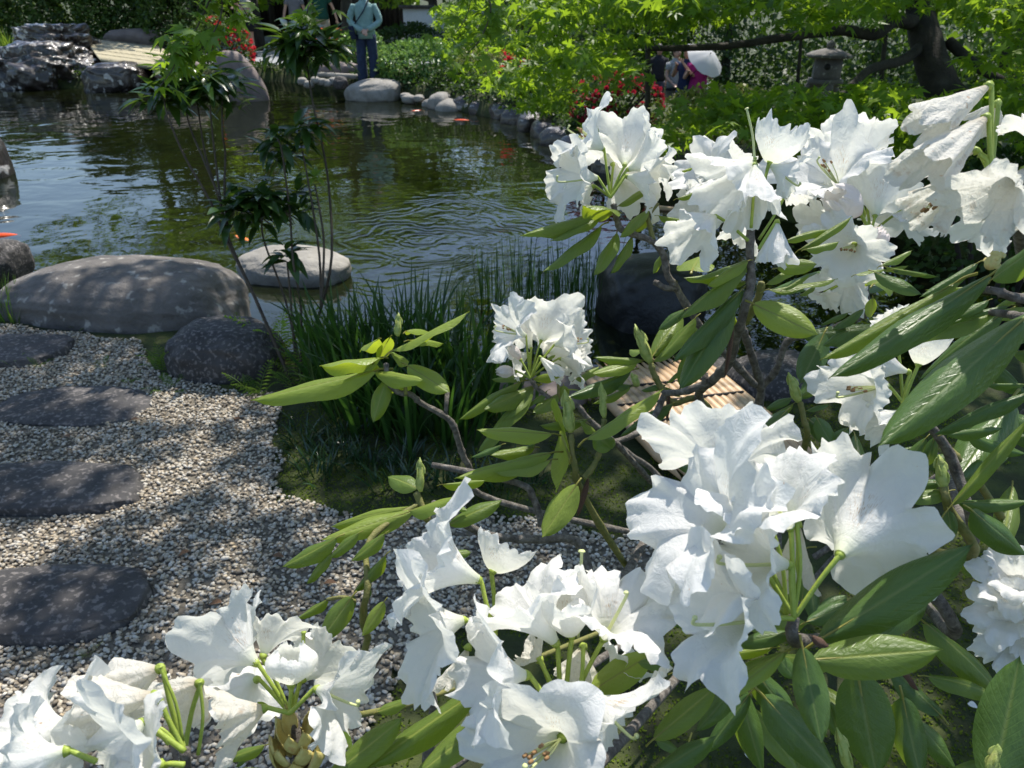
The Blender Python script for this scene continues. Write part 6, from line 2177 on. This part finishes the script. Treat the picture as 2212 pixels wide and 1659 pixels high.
branch([RB + Vector((-.02, -.05, .0)), RB + Vector((-.2, -.3, .35)), ('W3', 1500, 1700, .75), ('W3', 1400, 1560, .56), ('W3', 1355, 1390, .52)], .014, .0045)
branch([RB + Vector((-.08, -.1, .1)), RB + Vector((-.45, -.45, .4)), ('W3', 620, 1700, .85), ('W2', 1500, 1900, .66), ('W2', 1290, 1620, .60), ('W2', 1200, 1200, .6)], .012, .005)
branch([('W3', 560, 1620, .78), ('W3', 600, 1350, .76), ('W3', 580, 1180, .74), ('W3', 640, 1040, .73)], .007, .006)
branch([('W3', 620, 1700, .85), ('W1', 1500, 2200, .7), ('W1', 1150, 1900, .55), ('W1', 1070, 1560, .5)], .009, .004)
branch([RB + Vector((-.05, 0, .15)), RB + Vector((-.35, -.2, .55)), ('W3', 1650, 620, 1.05), ('W3', 1440, 350, 1.0), ('W3', 1210, 330, .98), ('W3', 900, 300, .93), ('W3', 600, 120, .86)], .013, .005)
branch([('W3', 1230, 250, 1.0), ('W3', 1180, 90, 1.0), ('W3', 1080, 0, 1.0), ('V4', 1750, 1590, 1.05)], .007, .005)
branch([('W3', 1230, 250, 1.0), ('W3', 1330, 90, 1.0), ('W3', 1420, 10, 1.0)], .006, .003)
branch([('W3', 500, 60, .86), ('W3', 560, 200, .86), ('W3', 640, 330, .88)], .005, .006, M_twig)

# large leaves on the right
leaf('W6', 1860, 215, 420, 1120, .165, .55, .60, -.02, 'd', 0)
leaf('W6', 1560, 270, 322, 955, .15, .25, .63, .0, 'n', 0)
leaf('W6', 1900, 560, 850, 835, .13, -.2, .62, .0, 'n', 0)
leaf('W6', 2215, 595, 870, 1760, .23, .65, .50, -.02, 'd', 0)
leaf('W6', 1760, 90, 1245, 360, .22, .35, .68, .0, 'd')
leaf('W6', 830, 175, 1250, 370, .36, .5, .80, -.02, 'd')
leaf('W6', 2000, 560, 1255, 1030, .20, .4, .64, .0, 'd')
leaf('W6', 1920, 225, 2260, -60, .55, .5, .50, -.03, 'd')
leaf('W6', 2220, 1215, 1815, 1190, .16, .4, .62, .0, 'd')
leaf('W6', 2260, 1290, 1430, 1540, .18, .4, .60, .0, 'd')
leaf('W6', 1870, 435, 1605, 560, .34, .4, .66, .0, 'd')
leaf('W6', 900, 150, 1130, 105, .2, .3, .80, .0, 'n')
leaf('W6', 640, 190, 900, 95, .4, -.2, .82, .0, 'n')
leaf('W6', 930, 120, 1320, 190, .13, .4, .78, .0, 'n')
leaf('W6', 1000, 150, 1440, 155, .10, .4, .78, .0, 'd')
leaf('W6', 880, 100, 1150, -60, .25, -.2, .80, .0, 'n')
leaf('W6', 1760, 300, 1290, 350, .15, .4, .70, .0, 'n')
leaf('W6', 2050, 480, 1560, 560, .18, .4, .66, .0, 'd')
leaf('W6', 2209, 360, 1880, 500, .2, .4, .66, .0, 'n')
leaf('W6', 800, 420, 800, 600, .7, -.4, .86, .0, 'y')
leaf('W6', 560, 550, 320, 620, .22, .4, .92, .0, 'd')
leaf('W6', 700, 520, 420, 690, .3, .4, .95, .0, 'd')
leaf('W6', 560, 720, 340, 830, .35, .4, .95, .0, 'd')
branch([('W6', 1790, 335, .62), ('W6', 1950, 345, .6), ('W6', 2100, 400, .6), ('W6', 2300, 430, .62)], .003, .005)
branch([('W6', 1900, 545, .62), ('W6', 2050, 560, .6), ('W6', 2200, 600, .58), ('W6', 2400, 700, .6)], .003, .005)
bud('W6', 1870, 130, 2000, -20, .55, 130, mat=M_bract)

# dark leaves at the fork
D = 1.1
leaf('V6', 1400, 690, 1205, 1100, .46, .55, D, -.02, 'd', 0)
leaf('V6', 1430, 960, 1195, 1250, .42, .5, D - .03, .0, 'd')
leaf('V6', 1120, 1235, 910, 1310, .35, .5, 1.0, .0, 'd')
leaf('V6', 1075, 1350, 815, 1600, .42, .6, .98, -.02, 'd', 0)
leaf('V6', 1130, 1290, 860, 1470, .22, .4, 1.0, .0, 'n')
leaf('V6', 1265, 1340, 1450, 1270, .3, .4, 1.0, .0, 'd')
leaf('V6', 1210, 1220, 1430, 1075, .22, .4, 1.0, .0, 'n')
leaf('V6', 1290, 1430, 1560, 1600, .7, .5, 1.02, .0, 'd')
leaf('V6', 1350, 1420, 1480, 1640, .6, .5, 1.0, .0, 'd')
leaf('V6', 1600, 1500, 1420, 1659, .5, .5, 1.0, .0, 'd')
bud('V6', 1190, 1270, 1098, 1015, 1.0, 90)
branch([('V6', 1200, 1270, 1.0), ('V6', 1230, 1420, 1.0), ('V6', 1250, 1600, 1.02), ('V6', 1100, 2100, 1.2)], .004, .006, M_twig)

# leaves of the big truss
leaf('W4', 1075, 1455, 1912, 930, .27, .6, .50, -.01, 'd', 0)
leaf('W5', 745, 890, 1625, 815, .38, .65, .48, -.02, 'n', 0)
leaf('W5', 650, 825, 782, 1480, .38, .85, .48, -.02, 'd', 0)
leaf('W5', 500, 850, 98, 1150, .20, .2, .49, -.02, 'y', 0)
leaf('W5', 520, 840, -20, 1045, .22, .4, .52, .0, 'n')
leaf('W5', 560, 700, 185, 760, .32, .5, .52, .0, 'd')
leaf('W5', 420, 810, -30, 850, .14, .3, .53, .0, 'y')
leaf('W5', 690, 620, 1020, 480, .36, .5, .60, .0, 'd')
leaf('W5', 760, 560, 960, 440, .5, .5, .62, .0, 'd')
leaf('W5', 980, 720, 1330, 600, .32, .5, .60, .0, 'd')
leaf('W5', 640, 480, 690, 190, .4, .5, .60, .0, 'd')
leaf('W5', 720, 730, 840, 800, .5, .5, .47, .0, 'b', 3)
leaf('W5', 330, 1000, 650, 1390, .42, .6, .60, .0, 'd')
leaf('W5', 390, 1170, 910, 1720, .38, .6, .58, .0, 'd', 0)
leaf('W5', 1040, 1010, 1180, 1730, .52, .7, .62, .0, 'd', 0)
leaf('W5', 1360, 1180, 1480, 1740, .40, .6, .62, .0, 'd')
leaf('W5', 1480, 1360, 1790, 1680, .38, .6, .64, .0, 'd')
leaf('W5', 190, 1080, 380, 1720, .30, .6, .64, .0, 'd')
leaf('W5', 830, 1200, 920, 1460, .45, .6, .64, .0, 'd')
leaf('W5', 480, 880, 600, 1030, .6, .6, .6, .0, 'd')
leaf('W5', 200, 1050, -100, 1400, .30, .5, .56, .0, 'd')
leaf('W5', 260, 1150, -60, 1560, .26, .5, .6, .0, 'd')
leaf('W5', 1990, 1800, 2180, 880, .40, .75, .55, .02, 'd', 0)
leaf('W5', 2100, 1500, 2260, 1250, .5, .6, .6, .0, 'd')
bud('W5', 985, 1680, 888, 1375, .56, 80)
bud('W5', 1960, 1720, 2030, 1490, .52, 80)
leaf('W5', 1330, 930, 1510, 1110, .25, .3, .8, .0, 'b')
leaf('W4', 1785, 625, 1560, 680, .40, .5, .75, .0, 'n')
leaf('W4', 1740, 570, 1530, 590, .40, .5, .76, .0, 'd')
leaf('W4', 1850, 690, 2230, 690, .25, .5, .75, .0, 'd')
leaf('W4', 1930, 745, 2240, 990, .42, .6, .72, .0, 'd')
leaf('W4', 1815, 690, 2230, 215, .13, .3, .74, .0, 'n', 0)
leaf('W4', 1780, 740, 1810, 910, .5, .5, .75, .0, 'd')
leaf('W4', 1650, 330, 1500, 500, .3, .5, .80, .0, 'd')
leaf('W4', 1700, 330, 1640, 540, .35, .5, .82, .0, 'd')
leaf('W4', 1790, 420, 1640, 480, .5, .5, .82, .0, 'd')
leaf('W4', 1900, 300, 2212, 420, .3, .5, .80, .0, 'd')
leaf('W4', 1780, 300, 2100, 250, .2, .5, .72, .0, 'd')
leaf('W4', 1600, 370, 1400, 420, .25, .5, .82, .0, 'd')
bud('W4', 1755, 610, 1728, 420, .75, 70)
branch([('W4', 1755, 600, .75), ('W4', 1780, 720, .76), ('W4', 1850, 1000, .9), RB + Vector((.15, 0, .3))], .0045, .009, M_twig)
branch([('W4', 1790, 390, .82), ('W4', 1850, 460, .82), ('W4', 1940, 560, .84), ('W4', 2100, 800, .9)], .005, .006, M_twig)

# leaves of the lower centre truss
leaf('W3', -20, 1720, 412, 1370, .30, .5, .56, .0, 'n', 0)
leaf('W3', 850, 1210, 195, 1640, .24, .5, .58, -.02, 'n', 1)
leaf('W3', 1000, 1300, 470, 1720, .26, .5, .54, -.02, 'n', 0)
leaf('W3', 1235, 1370, 1040, 1190, .6, .6, .58, .03, 'n')
leaf('W3', 1510, 1215, 1875, 985, .42, .65, .56, .0, 'y', 0)
leaf('W3', 1985, 1045, 1788, 1050, .42, .5, .54, .0, 'd')
leaf('W3', 1420, 680, 1650, 510, .55, .6, .64, .0, 'n')
leaf('W3', 1890, 1480, 2240, 1180, .32, .5, .52, .0, 'n', 0)
leaf('W3', 1860, 1700, 2230, 1470, .30, .5, .52, .0, 'd')
leaf('W3', 280, 1330, 448, 1262, .4, .5, .66, .0, 'n')
leaf('W3', 1380, 1480, 1440, 1560, .4, .5, .56, .0, 'n')
leaf('W3', 1900, 1500, 2050, 1560, .4, .5, .58, .0, 'd')
leaf('W3', 2000, 1100, 2212, 1020, .35, .4, .6, .0, 'n')
leaf('W2', 950, 1470, 620, 1590, .3, .4, .62, .0, 'n')
leaf('W2', 1100, 1700, 540, 1680, .2, .3, .56, .0, 'y')
leaf('W2', 1000, 1150, 900, 1090, .5, .5, .66, .0, 'n')
leaf('W2', 1700, 1500, 1560, 1250, .4, .5, .64, .0, 'n')
leaf('W2', 840, 1500, 680, 1650, .35, .4, .64, .0, 'd')
# shoot above the lower truss
leaf('W3', 470, 140, -10, 205, .20, .35, .86, .0, 'y')
leaf('W3', 470, 165, -45, 325, .25, .45, .84, -.02, 'y', 0)
leaf('W3', 470, 160, 735, 65, .40, -.1, .84, -.02, 'y', 3)
leaf('W3', 500, 30, 330, -60, .55, .4, .88, .02, 'n')
leaf('W3', 700, 240, 980, 85, .36, .5, .86, .0, 'n')
leaf('W3', 700, 130, 800, 160, .4, .4, .86, .0, 'n')
leaf('W3', 690, 420, 815, 400, .5, .5, .8, .0, 'n')
leaf('W3', 660, 10, 900, -20, .2, .3, .9, .0, 'y')
leaf('W3', 1425, 20, 1232, 312, .45, .5, .95, -.02, 'y', 0)
leaf('W3', 1495, -20, 1432, 200, .16, .3, 1.0, .0, 'b')
bud('F', 908, 1062, 907, 988, .86, 18)
# shoot at left of the lower truss
leaf('W1', 1945, 325, 1652, 492, .34, .4, .8, .0, 'n')
leaf('W1', 2075, 300, 1898, 425, .34, .4, .79, .0, 'n')
leaf('W1', 1920, 415, 1755, 578, .28, .3, .8, .0, 'n')
leaf('W1', 2225, 305, 2048, 455, .36, .4, .79, .0, 'n')
leaf('W1', 2230, 430, 2045, 632, .28, .3, .79, .0, 'n')
leaf('W1', 1900, 680, 1722, 785, .3, .4, .78, .0, 'n')
leaf('W1', 2035, 675, 1850, 925, .44, .6, .76, .0, 'n', 0)
leaf('W1', 2225, 700, 2100, 890, .38, .5, .75, .0, 'y')
leaf('W1', 2050, 660, 2000, 790, .4, .4, .8, .0, 'd')
leaf('W1', 2150, 620, 2110, 700, .4, .4, .8, .0, 'd')
branch([('W3', 520, 120, .86), ('W1', 2150, 330, .82), ('W1', 2135, 600, .79), ('W1', 2110, 760, .80), ('W3', 220, 900, .88), ('W3', 420, 1300, 1.1), RB + Vector((-.12, 0, .15))], .0034, .006, M_twig)
branch([('W1', 2060, 690, .78), ('W1', 1990, 665, .77), ('W1', 1900, 680, .78)], .0025, .002, M_twig)

# inner leaves of the shaded side, filling the bush out of the picture's right and below
frng = random.Random(23)
for k in range(72):
    x = frng.uniform(1480, 2450); y = frng.uniform(560, 1700); d = frng.uniform(.85, 1.3)
    if x < 1760 and y < 1000: continue
    if x < 1700 and frng.random() < .3: continue
    if NLEAF[0] >= 298: break
    b0 = P(x, y, d)
    a = frng.uniform(0, 6.28); L = frng.uniform(.08, .13)
    t0 = b0 + Vector((math.cos(a) * L, math.sin(a) * L, frng.uniform(-.06, .02)))
    rleaf_world(b0, t0, frng.uniform(.26, .36), .3, frng.choice('ddn'))
